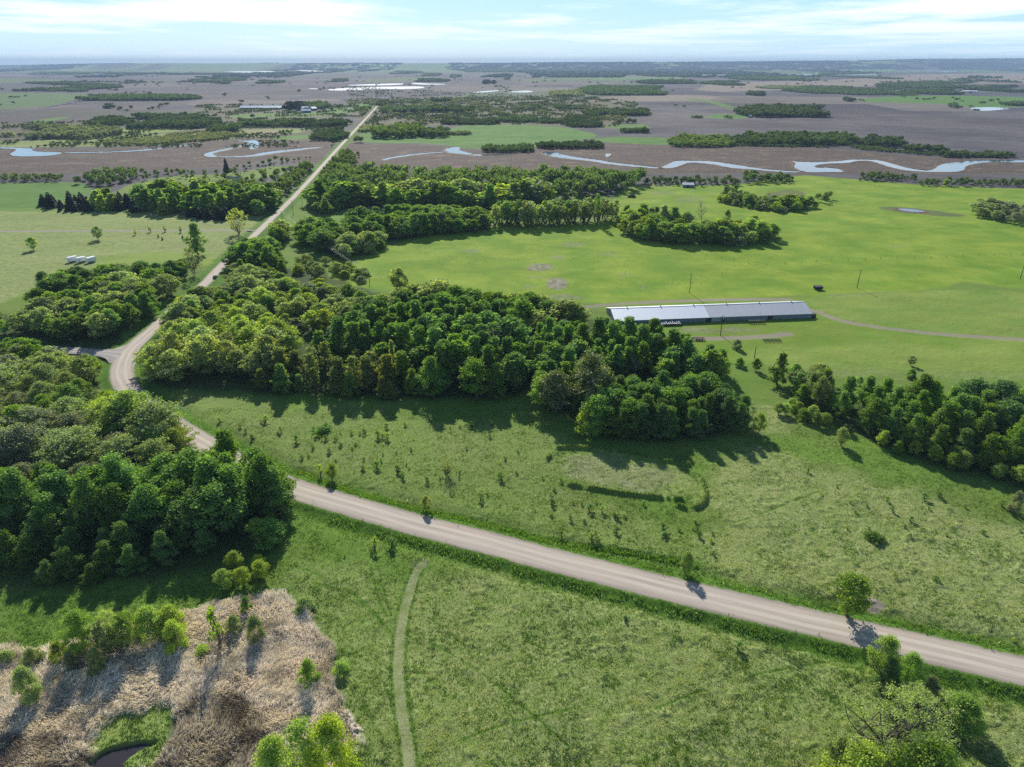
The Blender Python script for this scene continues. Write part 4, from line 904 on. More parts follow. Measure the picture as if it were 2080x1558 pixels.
# ---- trees that stand out
for a in ((1720, 1252, 1172, 'ash', 'mid', 'round dense green bush casting its shadow over the gravel road', None, 1.05),
          (1393, 1163, 1117, 'ash', 'bright', 'small upright yellow green tree on the verge above the road', None, .75),
          (675, 972, 938, 'ash', 'bright', 'bright little tree near the road above its left bend', None, .9), (650, 964, 940, 'sapling', 'bright', 'thin pale sapling left of the bright little tree', None, 1.2),
          (866, 1036, 1004, 'ash', 'lime', 'pale yellow green little tree on the upper road verge', None, .8),
          (909, 965, 920, 'opentree', 'lime', 'thin open yellow green tree alone in the middle meadow', None, .45),
          (762, 1113, 1088, 'sapling', 'bright', 'left one of two young trees below the road', None, 1.5), (795, 1110, 1087, 'sapling', 'mid', 'right, rounder one of two young trees below the road', None, 2.2),
          (812, 597, 543, 'willow', 'willow', 'big fan shaped willow alone on the pasture behind the central wood', None, .95),
          (486, 476, 422, 'opentree', 'lime', 'bright wide crowned tree beside the road and farm track', None, .85), (404, 518, 452, 'cottonwood', 'mid', 'dense tall columnar tree left of the road', None, 1.0),
          (200, 487, 459, 'oak', 'olive', 'round olive tree alone below the farm track', None, 1.1), (68, 508, 481, 'ash', 'bright', 'small light tree alone in the left field', None, 1.0),
          (461, 350, 319, 'spruce', 'conifer', 'single tall spruce on the meadow by the left marsh', None, 1), (262, 439, 431, 'sapling', 'willow', 'thin sapling in front of the belt of trees', None, 1.4),
          (1497, 709, 690, 'bushy', 'grey', 'pale grey bush at the end of the pole shadow', None, .9), (1502, 743, 727, 'bushy', 'dark', 'dark round bush right of the barn wood', None, 1.1),
          (1535, 753, 728, 'ash', 'dark', 'dark bush below the short pole', None, 1.0), (1580, 782, 716, 'cottonwood', 'mid', 'tall mid green tree left of the clump below the yard', None, .95), (1612, 778, 738, 'ash', 'mid', 'smaller round tree beside the tall mid green tree', None, .9),
          (1746, 782, 765, 'oak', 'dark', 'small dark tree alone above the right wood', None, 1), (1849, 742, 723, 'oak', 'grey', 'small grey tree above the right wood', None, 1), (1850, 768, 750, 'bushy', 'dark', 'dark bush touching the top of the right wood', None, 1),
          (1920, 378, 363, 'oak', 'willow', 'lone small pale tree on the pasture near the marsh', None, 1.1), (1212, 457, 392, 'poplar', 'mid', 'last poplar at the right end of the row', None, .9),
          (1780, 1395, 1293, 'ash', 'bright', 'tall yellow green tree at the lower road edge near the right', None, .62), (1838, 1398, 1328, 'ash', 'mid', 'soft light green tree right of the tall yellow green one', None, .75),
          (1792, 1418, 1340, 'cottonwood', 'deep', 'dark tree in the hollow between the two light trees', None, .9), (1880, 1425, 1375, 'shrub', 'grey', 'grey shrub right of the light trees below the road', None, 1.0),
          (1805, 1560, 1405, 'opentree', 'willow', 'large open branching tree at the bottom right', None, .95), (1850, 1480, 1400, 'opentree', 'olive', 'thin leaved branching tree behind the large open one', None, .7),
          (1950, 1470, 1418, 'bushy', 'mid', 'green bush at the right below the road', None, 1.0), (1740, 1600, 1520, 'bushy', 'bright', 'yellow green bush left under the open tree', None, 1.1), (1860, 1620, 1520, 'bushy', 'mid', 'green bush right under the open tree', None, 1.1),
          (1700, 1560, 1500, 'shrub', 'olive', 'low olive shrub left of the large open tree', None, 1.4), (1900, 1590, 1520, 'shrub', 'mid', 'green shrub right of the large open tree', None, 1.4),
          (575, 1640, 1500, 'ash', 'bright', 'yellow green tree cut by the bottom edge, leftmost of three', None, .62), (632, 1630, 1462, 'poplar', 'bright', 'slender yellow green tree at the bottom edge, middle of three', None, 1.3), (690, 1625, 1458, 'ash', 'bright', 'yellow green tree at the bottom edge, rightmost of three', None, .55),
          (1540, 880, 838, 'ash', 'bright', 'light green tree right of the rounded dark grove', None, .8), (1707, 905, 868, 'ash', 'lime', 'bright small tree alone before the right wood', None, .9),
          (1660, 835, 765, 'oak', 'brown', 'yellow brown tree in the clump below the yard', None, .7), (1187, 880, 835, 'bushy', 'bright', 'light green bush at the left foot of the rounded grove', None, .8),
          (1200, 830, 716, 'ash', 'cream', 'cream blossoming tree before the barn wood', None, 1.0), (1128, 838, 752, 'ash', 'cream', 'smaller blossoming tree left of the cream one', None, .95),
          (800, 770, 690, 'cottonwood', 'lime', 'narrow bright tree standing in the dark central wood', None, .4), (2058, 1040, 998, 'shrub', 'grey', 'grey shrub at the right meadow edge', None, 1),
          (1005, 752, 662, 'dead', 'twig', 'bare grey dead tree inside the central wood', None, 1), (1283, 770, 722, 'dead', 'twig', 'bare pale dead tree in the barn wood', None, 1.1), (1422, 458, 405, 'dead', 'twig', 'leaning dead tree above the ring shaped grove', None, 1),
          (1558, 425, 385, 'dead', 'twig', 'bare upright dead tree in the thicket', None, .6), (1475, 462, 424, 'ash', 'bright', 'light tree sticking out behind the ring shaped grove', None, .5),
          (395, 560, 505, 'opentree', 'grey', 'thin bare looking tree left of the road above the belt', None, .6), (1392, 466, 430, 'bushy', 'olive', 'olive bush behind the ring shaped grove', None, 1)):
    T(*a)
# the reed bed's shrubs
for i, (x, yb, yt, kd, mt, wd) in enumerate(((175, 1325, 1245, 'ash', 'mid', 1.), (238, 1330, 1238, 'opentree', 'willow', .55), (222, 1330, 1262, 'ash', 'olive', .8), (262, 1318, 1246, 'ash', 'mid', .8), (310, 1292, 1236, 'bushy', 'bright', .9),
        (352, 1285, 1232, 'bushy', 'bright', .8), (362, 1316, 1262, 'bushy', 'bright', .7), (70, 1350, 1318, 'shrub', 'willow', 1.6), (125, 1345, 1305, 'shrub', 'bright', 1.3), (68, 1425, 1355, 'shrub', 'olive', .95), (203, 1365, 1320, 'shrub', 'olive', 1.2), (150, 1362, 1325, 'shrub', 'grey', 1.0),
        (502, 1245, 1212, 'shrub', 'dark', 1.0), (478, 1285, 1250, 'shrub', 'olive', 1.2), (524, 1300, 1252, 'shrub', 'olive', 1.15), (620, 1240, 1215, 'shrub', 'olive', 1.3), (412, 1330, 1312, 'shrub', 'bright', 1.6), (630, 1390, 1340, 'shrub', 'mid', 1.05),
        (692, 1365, 1345, 'shrub', 'bright', 1.5), (445, 1320, 1230, 'sapling', 'mid', .7), (15, 1345, 1322, 'shrub', 'willow', 1.3))):
    nm = {'shrub': 'shrub', 'ash': 'small tree', 'opentree': 'crooked small tree', 'bushy': 'bush', 'sapling': 'thin tree'}[kd]
    cn = {'mid': 'green', 'bright': 'yellow green', 'olive': 'olive', 'willow': 'pale green', 'grey': 'grey', 'dark': 'dark green'}[mt]
    pos = ['leftmost of the row behind the reeds', 'with bent stems in the row behind the reeds', 'low beside the crooked tree', 'right behind the crooked tree', 'midway along the row behind the reeds', 'at the right end of the row behind the reeds', 'in front of the right end of the row',
           'at the far left reed edge', 'second along the left reed edge', 'large, alone in the left of the reed bed', 'low, below the crooked tree', 'beside the low olive shrub', 'in the shade right of the row', 'below the shaded shrub', 'tall one right of its neighbour in mid reed bed', 'at the top tip of the reed bed',
           'flat, in the middle of the reed bed', 'round, in the right half of the reed bed', 'with brown reeds at its foot by the right reed edge', 'standing alone in the upper reed bed', 'cut by the left edge'][i]
    T(x, yb, yt, kd, mt, '%s %s, %s' % (cn, nm, pos), 'shrubs of the reed bed', wd)
# saplings of the rough meadow
sap = [(232, 225), (345, 205), (390, 245), (570, 215), (705, 270), (840, 245), (905, 255), (880, 200), (975, 260), (1010, 300), (1095, 320), (930, 345), (740, 385), (978, 410), (1175, 400), (1090, 215), (1180, 210), (1275, 240), (1335, 170), (1340, 250), (1508, 330), (1170, 465), (1437, 510), (1405, 350), (1995, 680), (2045, 650), (1455, 715), (1375, 715)]
sap = [(400 + a / 3.467, 820 + b / 3.467) for a, b in sap] + [(1100 + a / 4.16, 880 + b / 4.16) for a, b in ((240, 735), (568, 712), (700, 712), (410, 657), (500, 605), (455, 585), (340, 608), (265, 592), (90, 605), (80, 525), (105, 478), (160, 412), (860, 605), (1310, 825), (1440, 855), (1430, 920), (1450, 1025), (420, 900), (10, 385), (1160, 820))]
sap += [(1700 + i * 37 % 380, 990 + (i * 53) % 110) for i in range(16)] + [(1760, 1030), (1850, 1060), (1905, 1010), (1640, 960), (1720, 1075), (1780, 1110), (1900, 1180), (1380, 1300), (1500, 1320), (1270, 1260), (700, 1130), (2060, 1300)]
sr = random.Random(5)
sap += [(440 + sr.random() * 620, 850 + sr.random() * 130) for _ in range(60)] + [(1090 + sr.random() * 330, 1030 + sr.random() * 70) for _ in range(14)]
sap = [q for q in sap if inside_sd(np.array([at(*q)[0]]), np.array([at(*q)[1]]), [at(*p) for p in ((400, 830), (2100, 830), (2100, 1310), (1700, 1225), (1300, 1130), (1000, 1062), (800, 1020), (560, 930))])[0] > 0 or q[1] > 1120]
for i, (x, y) in enumerate(sap):
    X, Y = at(x, y); big = sr.random()
    side = 'left part' if x < 800 else 'middle part' if x < 1250 else 'right part' if x < 1600 else 'dry slope at the right'
    low = ' below the gravel road' if (y > 1250 and x < 1650) or (x == 700) else ' above the gravel road'
    kd = 'shrub' if i in (47, 6) else 'sapling'; mt = ('bright', 'mid', 'dark')[sr.randrange(3)] if kd == 'sapling' else 'dark'
    tree(X, Y, (1.1 + 1.9 * big ** 2.5) if kd == 'sapling' else 2.2, kd, mt, '%s %s, %s of rough meadow%s' % ({'bright': 'yellow green', 'lime': 'pale lime', 'mid': 'mid green', 'dark': 'dark green'}[mt], 'sapling' if kd == 'sapling' else 'low shrub', side, low), 'young growth on the rough meadow', sr.uniform(1.7, 2.6))
for x, y in ((322, 483), (330, 488), (371, 484)): T(x, y, y - 8, 'spruce', 'conifer', 'tiny dark spruce below the farm track', 'tiny spruces below the farm track', 1.1)
for i, (x, y) in enumerate(((305, 468), (276, 473), (335, 467), (368, 468))): T(x, y + 4, y - 8, 'sapling', 'lime', 'yellow green sapling along the straight farm track', 'saplings along the farm track', 1.6)
# ------------------------------------------------------------------ far groves: each one mass
def blob(seed, sub=1):
    import bmesh
    bm = bmesh.new(); bmesh.ops.create_icosphere(bm, subdivisions=sub, radius=1); r = np.random.default_rng(seed)
    V = np.array([v.co[:] for v in bm.verts]); F = np.array([[v.index for v in f.verts] for f in bm.faces]); bm.free()
    V *= r.uniform(.78, 1.18, (len(V), 1)); V[:, 2] = np.maximum(V[:, 2], -.75); return V.astype(np.float32), F


def leafy(seed, n=230, ls=.17):                            # unit crown of loose leaf clumps
    r = np.random.default_rng(seed); nb = 13; c = rdir(nb, r) * r.uniform(.25, .72, (nb, 1)); b = r.integers(0, nb, n); d = rdir(n, r); d[:, 2] = abs(d[:, 2]) * .9 - .15
    P = c[b] + d * .36; P[:, 2] = np.maximum(P[:, 2], -.95); N_ = d * .6 + rdir(n, r) * .7; N_[:, 2] = abs(N_[:, 2]); N_ /= np.linalg.norm(N_, axis=1)[:, None]
    V, F = quads(P, N_, ls * 1.45, r); return V.astype(np.float32), F, r.uniform(0, 1, nb)[b]


BL = [blob(s) for s in range(5)]; LF = [leafy(40 + s) for s in range(5)]; LF2 = [leafy(60 + s, 90, .3) for s in range(4)]


def mass(name, pos, rad, hh, mat, label, seed=0, leaf=True, z0=None, kind='stuff', cat=None, small=False):
    r = np.random.default_rng(seed); Vs = []; Fs = []; Ts = []; off = 0; src = (LF2 if small else LF) if leaf else BL; nv = len(src)
    ch = r.integers(0, nv, len(pos)); a = r.uniform(0, 6.28, len(pos)); tint = r.uniform(0, 1, len(pos))
    for q in range(nv):
        k = np.nonzero(ch == q)[0]
        if not len(k): continue
        T0 = src[q][0]; c, s = np.cos(a[k])[:, None], np.sin(a[k])[:, None]
        X = (T0[:, 0] * c - T0[:, 1] * s) * rad[k][:, None] + pos[k, 0][:, None]; Y = (T0[:, 0] * s + T0[:, 1] * c) * rad[k][:, None] + pos[k, 1][:, None]
        Z_ = (T0[:, 2] + .9) / 1.9 * hh[k][:, None] + (0 if z0 is None else z0[k][:, None])
        Vs.append(np.stack([X, Y, Z_], -1).reshape(-1, 3)); f = src[q][1]; n0 = len(T0)
        Fs.append((f[None] + (np.arange(len(k)) * n0)[:, None, None]).reshape(-1, f.shape[1]) + off); off += n0 * len(k)
        lt = src[q][2] if leaf else np.full(len(f), .5); Ts.append((.45 * np.repeat(tint[k], len(f)) + .55 * np.tile(lt, len(k)) * r.uniform(.6, 1, len(f) * len(k))))
    if not Vs: return
    me = mesh_np(name, np.concatenate(Vs), np.concatenate(Fs), [FM[mat] if isinstance(mat, str) else mat], {'tint': ('FLOAT', 'FACE', np.clip(np.concatenate(Ts), 0, 1))}, smooth=not leaf)
    return tag(link(name, me), label, cat, None, kind)


def grove(x0, x1, yb, yt, label, mat='far', h=12., yb2=None, yt2=None, sp=None, dens=1., taper=.04, name='grove'):
    yb2 = yb if yb2 is None else yb2; yt2 = yt if yt2 is None else yt2; w_ = (x1 - x0) * taper
    f0, f1 = at(x0, yb), at(x1, yb2); h0 = min(h, hgt(x0, yb, yt)); h1 = min(h, hgt(x1, yb2, yt2)); hm = max(2.5, max(h0, h1))
    b0, b1 = at(x0 + w_, yt, h0), at(x1 - w_, yt2, h1); b0 = (b0[0], max(b0[1], f0[1] + hm * .9)); b1 = (b1[0], max(b1[1], f1[1] + hm * .9))
    sp = sp or max(hm * .62, f0[1] / 260); mx = .5 * (f0[0] + f1[0]); r0 = random.Random(x0 + yt); D_ = b0[1] - f0[1]; W_ = f1[0] - f0[0]
    sh = [f0, (mx, f0[1] - D_ * r0.uniform(-.1, .12)), f1, (f1[0] + W_ * .02, f1[1] + D_ * .5), (b1[0] - W_ * r0.uniform(0, .12), b1[1]), (mx + W_ * .1, b0[1] * .5 + b1[1] * .5 + D_ * r0.uniform(-.3, .1)), (b0[0] + W_ * r0.uniform(0, .12), b0[1]), (f0[0] - W_ * .02, f0[1] + D_ * .5)]
    pts, r = scatter(chaikin(sh, 1), sp, int(x0 * 7 + yb)); 
    if len(pts) > 12: pts = pts[(inside_sd(pts[:, 0], pts[:, 1], sh) + (vn(pts[:, 0] / (sp * 3), pts[:, 1] / (sp * 3), 2) - .62) * sp * 2.2) > -sp * .4]
    if len(pts) < 2: pts = np.array([[(f0[0] + f1[0]) / 2, (f0[1] + b0[1]) / 2], [(f0[0] * .7 + f1[0] * .3), f0[1] + 2]])
    if dens < 1: pts = pts[r.uniform(0, 1, len(pts)) < dens]
    if not len(pts): return
    big = r.uniform(.6, 1.15, len(pts)) * (.66 + .62 * vn(pts[:, 0] / (hm * 2.2), pts[:, 1] / (hm * 6), 3)); near = pts[:, 1].mean() < 1700
    mass(name, pts, sp * .72 * r.uniform(.8, 1.25, len(pts)), hm * big, mat, label, int(x0), True, small=not near or hm < 6)


plant_all(); print('TREES', NT)
G = grove
for a in ((0, 112, 187, 164, 'dark wood on the far left above the green field'), (125, 168, 187, 179, 'short dark hedge at the end of the green field'), (140, 372, 205, 188, 'long dark grove between green field and ploughland, far left'),
          (235, 248, 171, 161, 'lone small grove on the left ploughland'), (203, 226, 221, 209, 'single bushy clump below the long left grove'), (160, 240, 257, 232, 'left half of the grove behind the left marsh'), (238, 395, 264, 226, 'tall rounded grove behind the left marsh'),
          (28, 188, 285, 246, 'grey green willow mass above the left marsh', 'grey'), (0, 30, 279, 262, 'bushes at the left edge above the marsh', 'grey'), (415, 475, 270, 246, 'dark clump in the middle of the left scrub'),
          (472, 590, 259, 238, 'row of trees left of the upper road', 'far'), (585, 700, 259, 236, 'row of trees beside the upper road'), (622, 692, 288, 255, 'dark clump left of the road at the marsh', 'far'),
          (568, 614, 225, 205, 'dark windbreak trees left of the farmstead', 'conifer'), (600, 657, 222, 204, 'round trees behind the farmstead'), (365, 383, 167, 158, 'tiny grove at upper left'), (392, 450, 167, 156, 'dark grove on the far ploughland', 'far'),
          (437, 460, 171, 165, 'low bush group on the far ploughland'), (512, 556, 170, 161, 'dark grove right of the far ploughland'), (748, 850, 281, 246, 'tall poplar grove right of the road', 'farhazy', 16), (845, 908, 281, 249, 'dark right end of the poplar grove', 'far', 16),
          (905, 955, 275, 263, 'low bushes right of the poplar grove', 'grey', 6), (714, 736, 290, 274, 'small dark clump beside the road above the marsh'), (725, 772, 268, 252, 'grey bushes between road and poplar grove', 'grey', 8), (772, 870, 230, 212, 'left half of the tree line above the poplar grove'), (868, 960, 229, 211, 'right half of the tree line above the poplar grove'),
          (875, 920, 207, 197, 'small dark grove above the tree line'), (765, 782, 218, 206, 'clump where the road meets the skyline'), (893, 1013, 254, 234, 'scrub on the upper edge of the green field', 'far', 8), (1013, 1094, 249, 228, 'scrub patch right of the green field tip', 'far', 8), (1097, 1146, 251, 234, 'dark scrub clump in the centre distance', 'far', 9),
          (1151, 1229, 259, 229, 'green scrub mound at centre right', 'far', 9), (1191, 1326, 236, 217, 'long grove at the edge of the centre ploughland', 'far', 11), (1252, 1293, 251, 239, 'small grove beside the centre ploughland'), (1262, 1319, 271, 256, 'round grove at the end of the centre ploughland', 'far', 9), (1121, 1188, 196, 181, 'grey poplar group in the centre distance', 'grey'),
          (1195, 1370, 194, 171, 'big dark wood in the centre distance'), (1312, 1420, 171, 160, 'dark strip wood behind the big centre wood'), (1040, 1097, 218, 209, 'low thicket in the centre scrub', 'far', 7), (1127, 1191, 222, 212, 'low thicket right of the centre scrub', 'far', 7), (979, 1082, 311, 288, 'shrubs on the stream bank below the green field', 'far', 8),
          (1090, 1228, 303, 282, 'dark shrub line between green field and marsh', 'far', 8), (1360, 1384, 299, 283, 'pair of dark trees left of the long belt', 'deep'), (1530, 1700, 240, 209, 'rounded dark grove in the right ploughland', 'far', 14), (1467, 1519, 174, 162, 'pair of dark groves far right of centre'), (1532, 1563, 195, 183, 'small grove on the pale far field'),
          (1723, 1740, 207, 196, 'lone tree clump at the tip of the right green field'), (1528, 1685, 164, 153, 'strip wood before the far lake'), (1560, 1660, 181, 172, 'loose scrub in the right distance', 'grey', 7), (1650, 1755, 191, 173, 'dense scrub in the right distance', 'far', 9), (1730, 1878, 194, 176, 'scrub above the right green field', 'far', 8),
          (1778, 1813, 160, 146, 'square little grove before the lake', 'far', 14), (1878, 2036, 181, 163, 'dark wood behind the right green field'), (1880, 1965, 192, 177, 'trees around the far right farm'), (2035, 2100, 187, 171, 'wood at the far right edge'), (2057, 2076, 169, 154, 'lone big tree at the far right', 'far', 16), (1938, 1953, 220, 208, 'lone dark tree by the right field pond'),
          (2050, 2062, 215, 203, 'small tree behind the right field pond'), (2065, 2110, 216, 203, 'dark trees at the right edge above the pond'), (1820, 1852, 180, 170, 'small trees left of the right wood'), (1400, 1422, 156, 151, 'dark block of trees beyond the centre'), (1400, 1419, 170, 161, 'dark wood edge beyond the centre'),
          (910, 927, 158, 150, 'round far grove right of the road line'), (840, 905, 167, 158, 'trees behind the flooded field'), (787, 836, 150, 143, 'dark far wood left of the road line'), (850, 882, 155, 147, 'far trees at the road line'), (35, 136, 152, 145, 'far tree row at upper left'), (150, 280, 151, 146, 'far tree row around the village'), (300, 470, 152, 147, 'far tree row left of the pale water'),
          (935, 1052, 147, 138, 'far forest right of the road line'), (1050, 1230, 145, 134, 'far forest in the centre'), (1228, 1400, 143, 133, 'far forest right of the centre'), (1400, 1560, 141, 131, 'far forest before the hills'), (1360, 1400, 156, 150, 'trees by the far sheds'), (665, 686, 167, 158, 'lone far tree by the flooded field'),
          (980, 993, 171, 161, 'group of dark far spruces', 'conifer', 14), (999, 1005, 171, 161, 'single dark far spruce', 'conifer', 14), (1025, 1034, 162, 154, 'leaning pair of dark far trees'), (1370, 1500, 299, 268, 'left end of the long belt above the marsh', 'farhazy', 11), (1495, 1760, 296, 264, 'middle of the long belt above the marsh', 'far', 12),
          (1750, 1850, 300, 270, 'dark right middle of the long belt', 'far', 13), (1845, 1925, 311, 286, 'dark round trees on the right of the long belt', 'far', 12), (1920, 2066, 321, 302, 'tapering right end of the long belt', 'far', 8), (1985, 1992, 225, 220, 'bush in front of the field pond', 'far', 4),
          (1430, 1460, 171, 164, 'small dark trees right of the strip wood'), (1405, 1418, 240, 233, 'dark bush beside the grass patch', 'dark', 6), (1418, 1426, 241, 232, 'small tree beside the grass patch', 'far', 7), (1474, 1492, 241, 232, 'two small trees on the grass patch', 'far', 7), (1499, 1510, 232, 227, 'bush at the foot of the grass track', 'far', 5)):
    G(*a)
# loose scrub of the wet ground: nobody could count it
def scrubs(polys, sp, thr, hr, mat, label, seed):
    P = []; 
    for p in polys:
        pts, r = scatter([at(*q) for q in p], sp, seed); n = fbm(pts[:, 0] / 38, pts[:, 1] / 60, seed, 3); P.append(pts[n > thr])
    P = np.concatenate(P); r = np.random.default_rng(seed); k = ldist(P[:, 0], P[:, 1], GRAVEL, 20.)[0] > 11; P = P[k]; hh = r.uniform(*hr, len(P)) ** 1.0
    mass('scrub', P, hh * r.uniform(.55, .85, len(P)), hh, mat, label, seed, True, small=True)


scrubs(scrub[:1], 8, .57, (1.8, 5.5), 'far', 'scattered willow scrub on the wet ground in the centre distance', 71); scrubs(scrub[:1], 11, .60, (3, 8), 'grey', 'taller grey willow scrub in the centre distance', 72)
scrubs(scrub[1:], 8, .55, (1.8, 5), 'far', 'scattered scrub on the wet ground left of the road', 73)
scrubs([[(205, 297), (260, 298), (430, 286), (505, 274), (480, 262), (380, 268), (300, 282), (210, 288)]], 4.8, .40, (2.5, 5), 'grey', 'band of low bushes above the left marsh', 74)
scrubs([[(1400, 296), (1700, 301), (1880, 316), (2060, 323), (2000, 316), (1800, 299), (1600, 293), (1400, 292)]], 4.5, .50, (2, 4.2), 'far', 'low bushes in front of the long belt', 75)
scrubs([[(1560, 174), (1700, 176), (1880, 190), (1860, 196), (1700, 192), (1600, 182)]], 18, .46, (4, 9), 'far', 'loose young trees on the far right slope', 76)
scrubs([[(700, 176), (860, 183), (1100, 196), (1190, 205), (900, 205), (720, 215)]], 16, .56, (2, 6), 'far', 'small bushes around the flooded fields', 77)
r = np.random.default_rng(14); n = 2600; Yq = 1500 * (4.6 ** r.uniform(0, 1, n)); Pq = np.stack([r.uniform(-.82, .82, n) * Yq, Yq], 1); k = fbm(Pq[:, 0] / 130, Pq[:, 1] / 420, 33, 3) > .62
k &= inside_sd(Pq[:, 0], Pq[:, 1], [at(*p) for p in [(1330, 300), (1330, 262), (1420, 198), (1640, 182), (1760, 208), (2300, 235), (2300, 330)]]) < 0; Pq = Pq[k]
mass('scattered_trees', Pq, r.uniform(4, 8, len(Pq)) * (1 + Pq[:, 1] / 5000), r.uniform(4, 12, len(Pq)), 'far', 'small hedges and tree clusters scattered over the distant ploughland', 15, True, small=True)
# forest of the skyline hills and of the horizon
r = np.random.default_rng(4); n = 7000; Yq = r.uniform(14700, 18600, n); Aq = r.uniform(-.06, .80, n); Pq = np.stack([Aq * Yq, Yq], 1); k = fbm(Pq[:, 0] / 500, Pq[:, 1] / 700, 8, 3) > .40; Pq = Pq[k]
mass('hill_forest', Pq, r.uniform(38, 72, len(Pq)), r.uniform(10, 17, len(Pq)), 'far', 'forest covering the low hills on the skyline', 5, False, z0=hillz(Pq[:, 0], Pq[:, 1]) - 1)
n = 15000; Yq = 6500 * (3.8 ** r.uniform(0, 1, n)); Pq = np.stack([r.uniform(-.82, .82, n) * Yq, Yq], 1); k = fbm(Pq[:, 0] / (350 + Pq[:, 1] * .04), Pq[:, 1] / (1100 + Pq[:, 1] * .25), 12, 4) > .52
for lk in WATER['lake'] + WATER['flooded_field']:
    q_ = wpoly(lk, 1); k &= inside_sd(Pq[:, 0], Pq[:, 1] + 250, q_) < -160; k &= inside_sd(Pq[:, 0], Pq[:, 1], q_) < -160
Pq = Pq[k]
mass('horizon_forest', Pq, r.uniform(.0028, .0055, len(Pq)) * Pq[:, 1], r.uniform(10, 19, len(Pq)), 'far', 'dark tree lines along the flat horizon', 6, False, z0=np.where(Pq[:, 1] > 14000, hillz(Pq[:, 0], Pq[:, 1]), 0) - 1)
tag(bpy.data.objects['hill_forest'], kind='stuff')

# ------------------------------------------------------------------ grass, reeds, banks
def blades(name, P, z, L, wd, lean_dir, lean, tint, mat, label, per=3, seed=1):
    r = np.random.default_rng(seed); n = len(P) * per; P = np.repeat(P, per, 0) + r.normal(size=(n, 2)) * (.10 + .12 * np.repeat(L, per)[:, None]); z = np.repeat(z, per); L = np.repeat(L, per) * r.uniform(.6, 1.25, n)
    a = np.repeat(lean_dir, per) + r.normal(size=n) * .55; ln = np.clip(np.repeat(lean, per) + r.normal(size=n) * .15, 0, .97); t = np.clip(np.repeat(tint, per) + r.normal(size=n) * .14, 0, 1)
    b = a + 1.57 + r.normal(size=n) * .6; w_ = wd * r.uniform(.6, 1.4, n); dx, dy = np.cos(b) * w_ / 2, np.sin(b) * w_ / 2; tx = P[:, 0] + np.cos(a) * L * ln; ty = P[:, 1] + np.sin(a) * L * ln; tz = z + L * np.sqrt(1 - ln ** 2) * .95 + .04
    mx = P[:, 0] + np.cos(a) * L * ln * .45; my = P[:, 1] + np.sin(a) * L * ln * .45; mz = z + (tz - z) * .72
    V = np.stack([np.stack([P[:, 0] - dx, P[:, 1] - dy, z - .03], 1), np.stack([P[:, 0] + dx, P[:, 1] + dy, z - .03], 1), np.stack([mx + dx * .8, my + dy * .8, mz], 1), np.stack([tx, ty, tz], 1)], 1).reshape(-1, 3)
    me = mesh_np(name, V, np.arange(n * 4).reshape(-1, 4), [mat], {'tint': ('FLOAT', 'FACE', t)}); return tag(link(name, me), label, None, None, 'stuff')


def lookup(layer, x, y):                                   # value of a painted layer at world points
    i = np.clip(np.searchsorted(R, y) - 1, 0, len(R) - 2); wdt = .74 * R[i] + 62; j = np.clip(np.round((x / wdt + 1) / 2 * (NC - 1)).astype(int), 0, NC - 1); q = i * NC + j
    return [l[q] for l in layer]


grassm = foliage('grass_blades', (.085, .155, .024), (.165, .245, .048), .35)
nt = grassm.node_tree; t = N(nt)                            # pale dry stalks where tint is high
mixn = [n_ for n_ in nt.nodes if n_.type == 'MIX'][0]; at_ = [n_ for n_ in nt.nodes if n_.type == 'ATTRIBUTE'][0]; outs = [l.to_socket for l in mixn.outputs[2].links]
dry_ = t.mix(t.ramp(at_.outputs['Fac'], .5, .85), mixn.outputs[2], (.42, .42, .24))
for s_ in outs: nt.links.new(dry_, s_)
strawm = foliage('straw', (.33, .285, .215), (.92, .84, .68), .04)
r = np.random.default_rng(3)
n = 620000; q = r.uniform(0, 1, n); y = 62 * (3.6 ** q); x = r.uniform(-1, 1, n) * (.74 * y + 45)
dry, track, reedw, bare, verge, floor_, mudw, lushw, zz_ = lookup([D['dry'], D['track'], D['reed'], D['bare'], D['verge'], D['floor'], D['mud'], D['lush'], Z], x, y)
mw = ldist(x, y, MOWN, 3.)[0] < 1.15; dr_ = ldist(x, y, GRAVEL, 8.)[0]
clump = fbm(x / .9, y / .8, 88, 3) * .6 + .4 * fbm(x / 4, y / 4, 89, 2); keep = (track < .2) & (dr_ > 4.9) & (reedw < .3) & (mudw < .4) & ~mw & (bare < .5) & (r.uniform(0, 1, n) < np.clip((clump - .38) * 4.5, .30, 1) * (1 - .6 * floor_)) & (y > 66)
x, y, dry, verge, clump, zz_, lushw = [v[keep] for v in (x, y, dry, verge, clump, zz_, lushw)]
ld = 2.4 * (fbm(x / 14, y / 14, 91, 2) - .5) * 2 + .6 + np.where(fbm(x / 5, y / 5, 93, 2) > .5, .8, -.5)
tint = np.clip(.22 + dry * .80 * sst(.34, .66, .55 * fbm(x / 1.1, y / .9, 95, 2) + .45 * fbm(x / 9, y / 9, 96, 3)) - verge * .5, 0, 1)
blades('grass', np.stack([x, y], 1), zz_, .16 + .24 * sst(.50, .80, clump) + .08 * r.uniform(0, 1, len(x)), .15, ld, np.full(len(x), .72), tint, grassm, 'rough green and straw coloured meadow grass', 2, 5)
pxr = [at(*p) for p in REED]; pxr = [(a * 1.02 - .3, b * 1.03) for a, b in pxr]; pts, rr = scatter(pxr, .36, 6); k = (pts[:, 1] > 64) & (np.abs(pts[:, 0]) < .75 * pts[:, 1] + 50); pts = pts[k]; x, y = pts.T
md, rd, zz_ = lookup([D['mud'], D['reed'], Z], x, y); k = (rd > .2) & (r.uniform(0, 1, len(x)) < rd * 1.6) & (inside_sd(x, y, wpoly(POOL)) < -.3); x, y, md, zz_ = x[k], y[k], md[k], zz_[k]
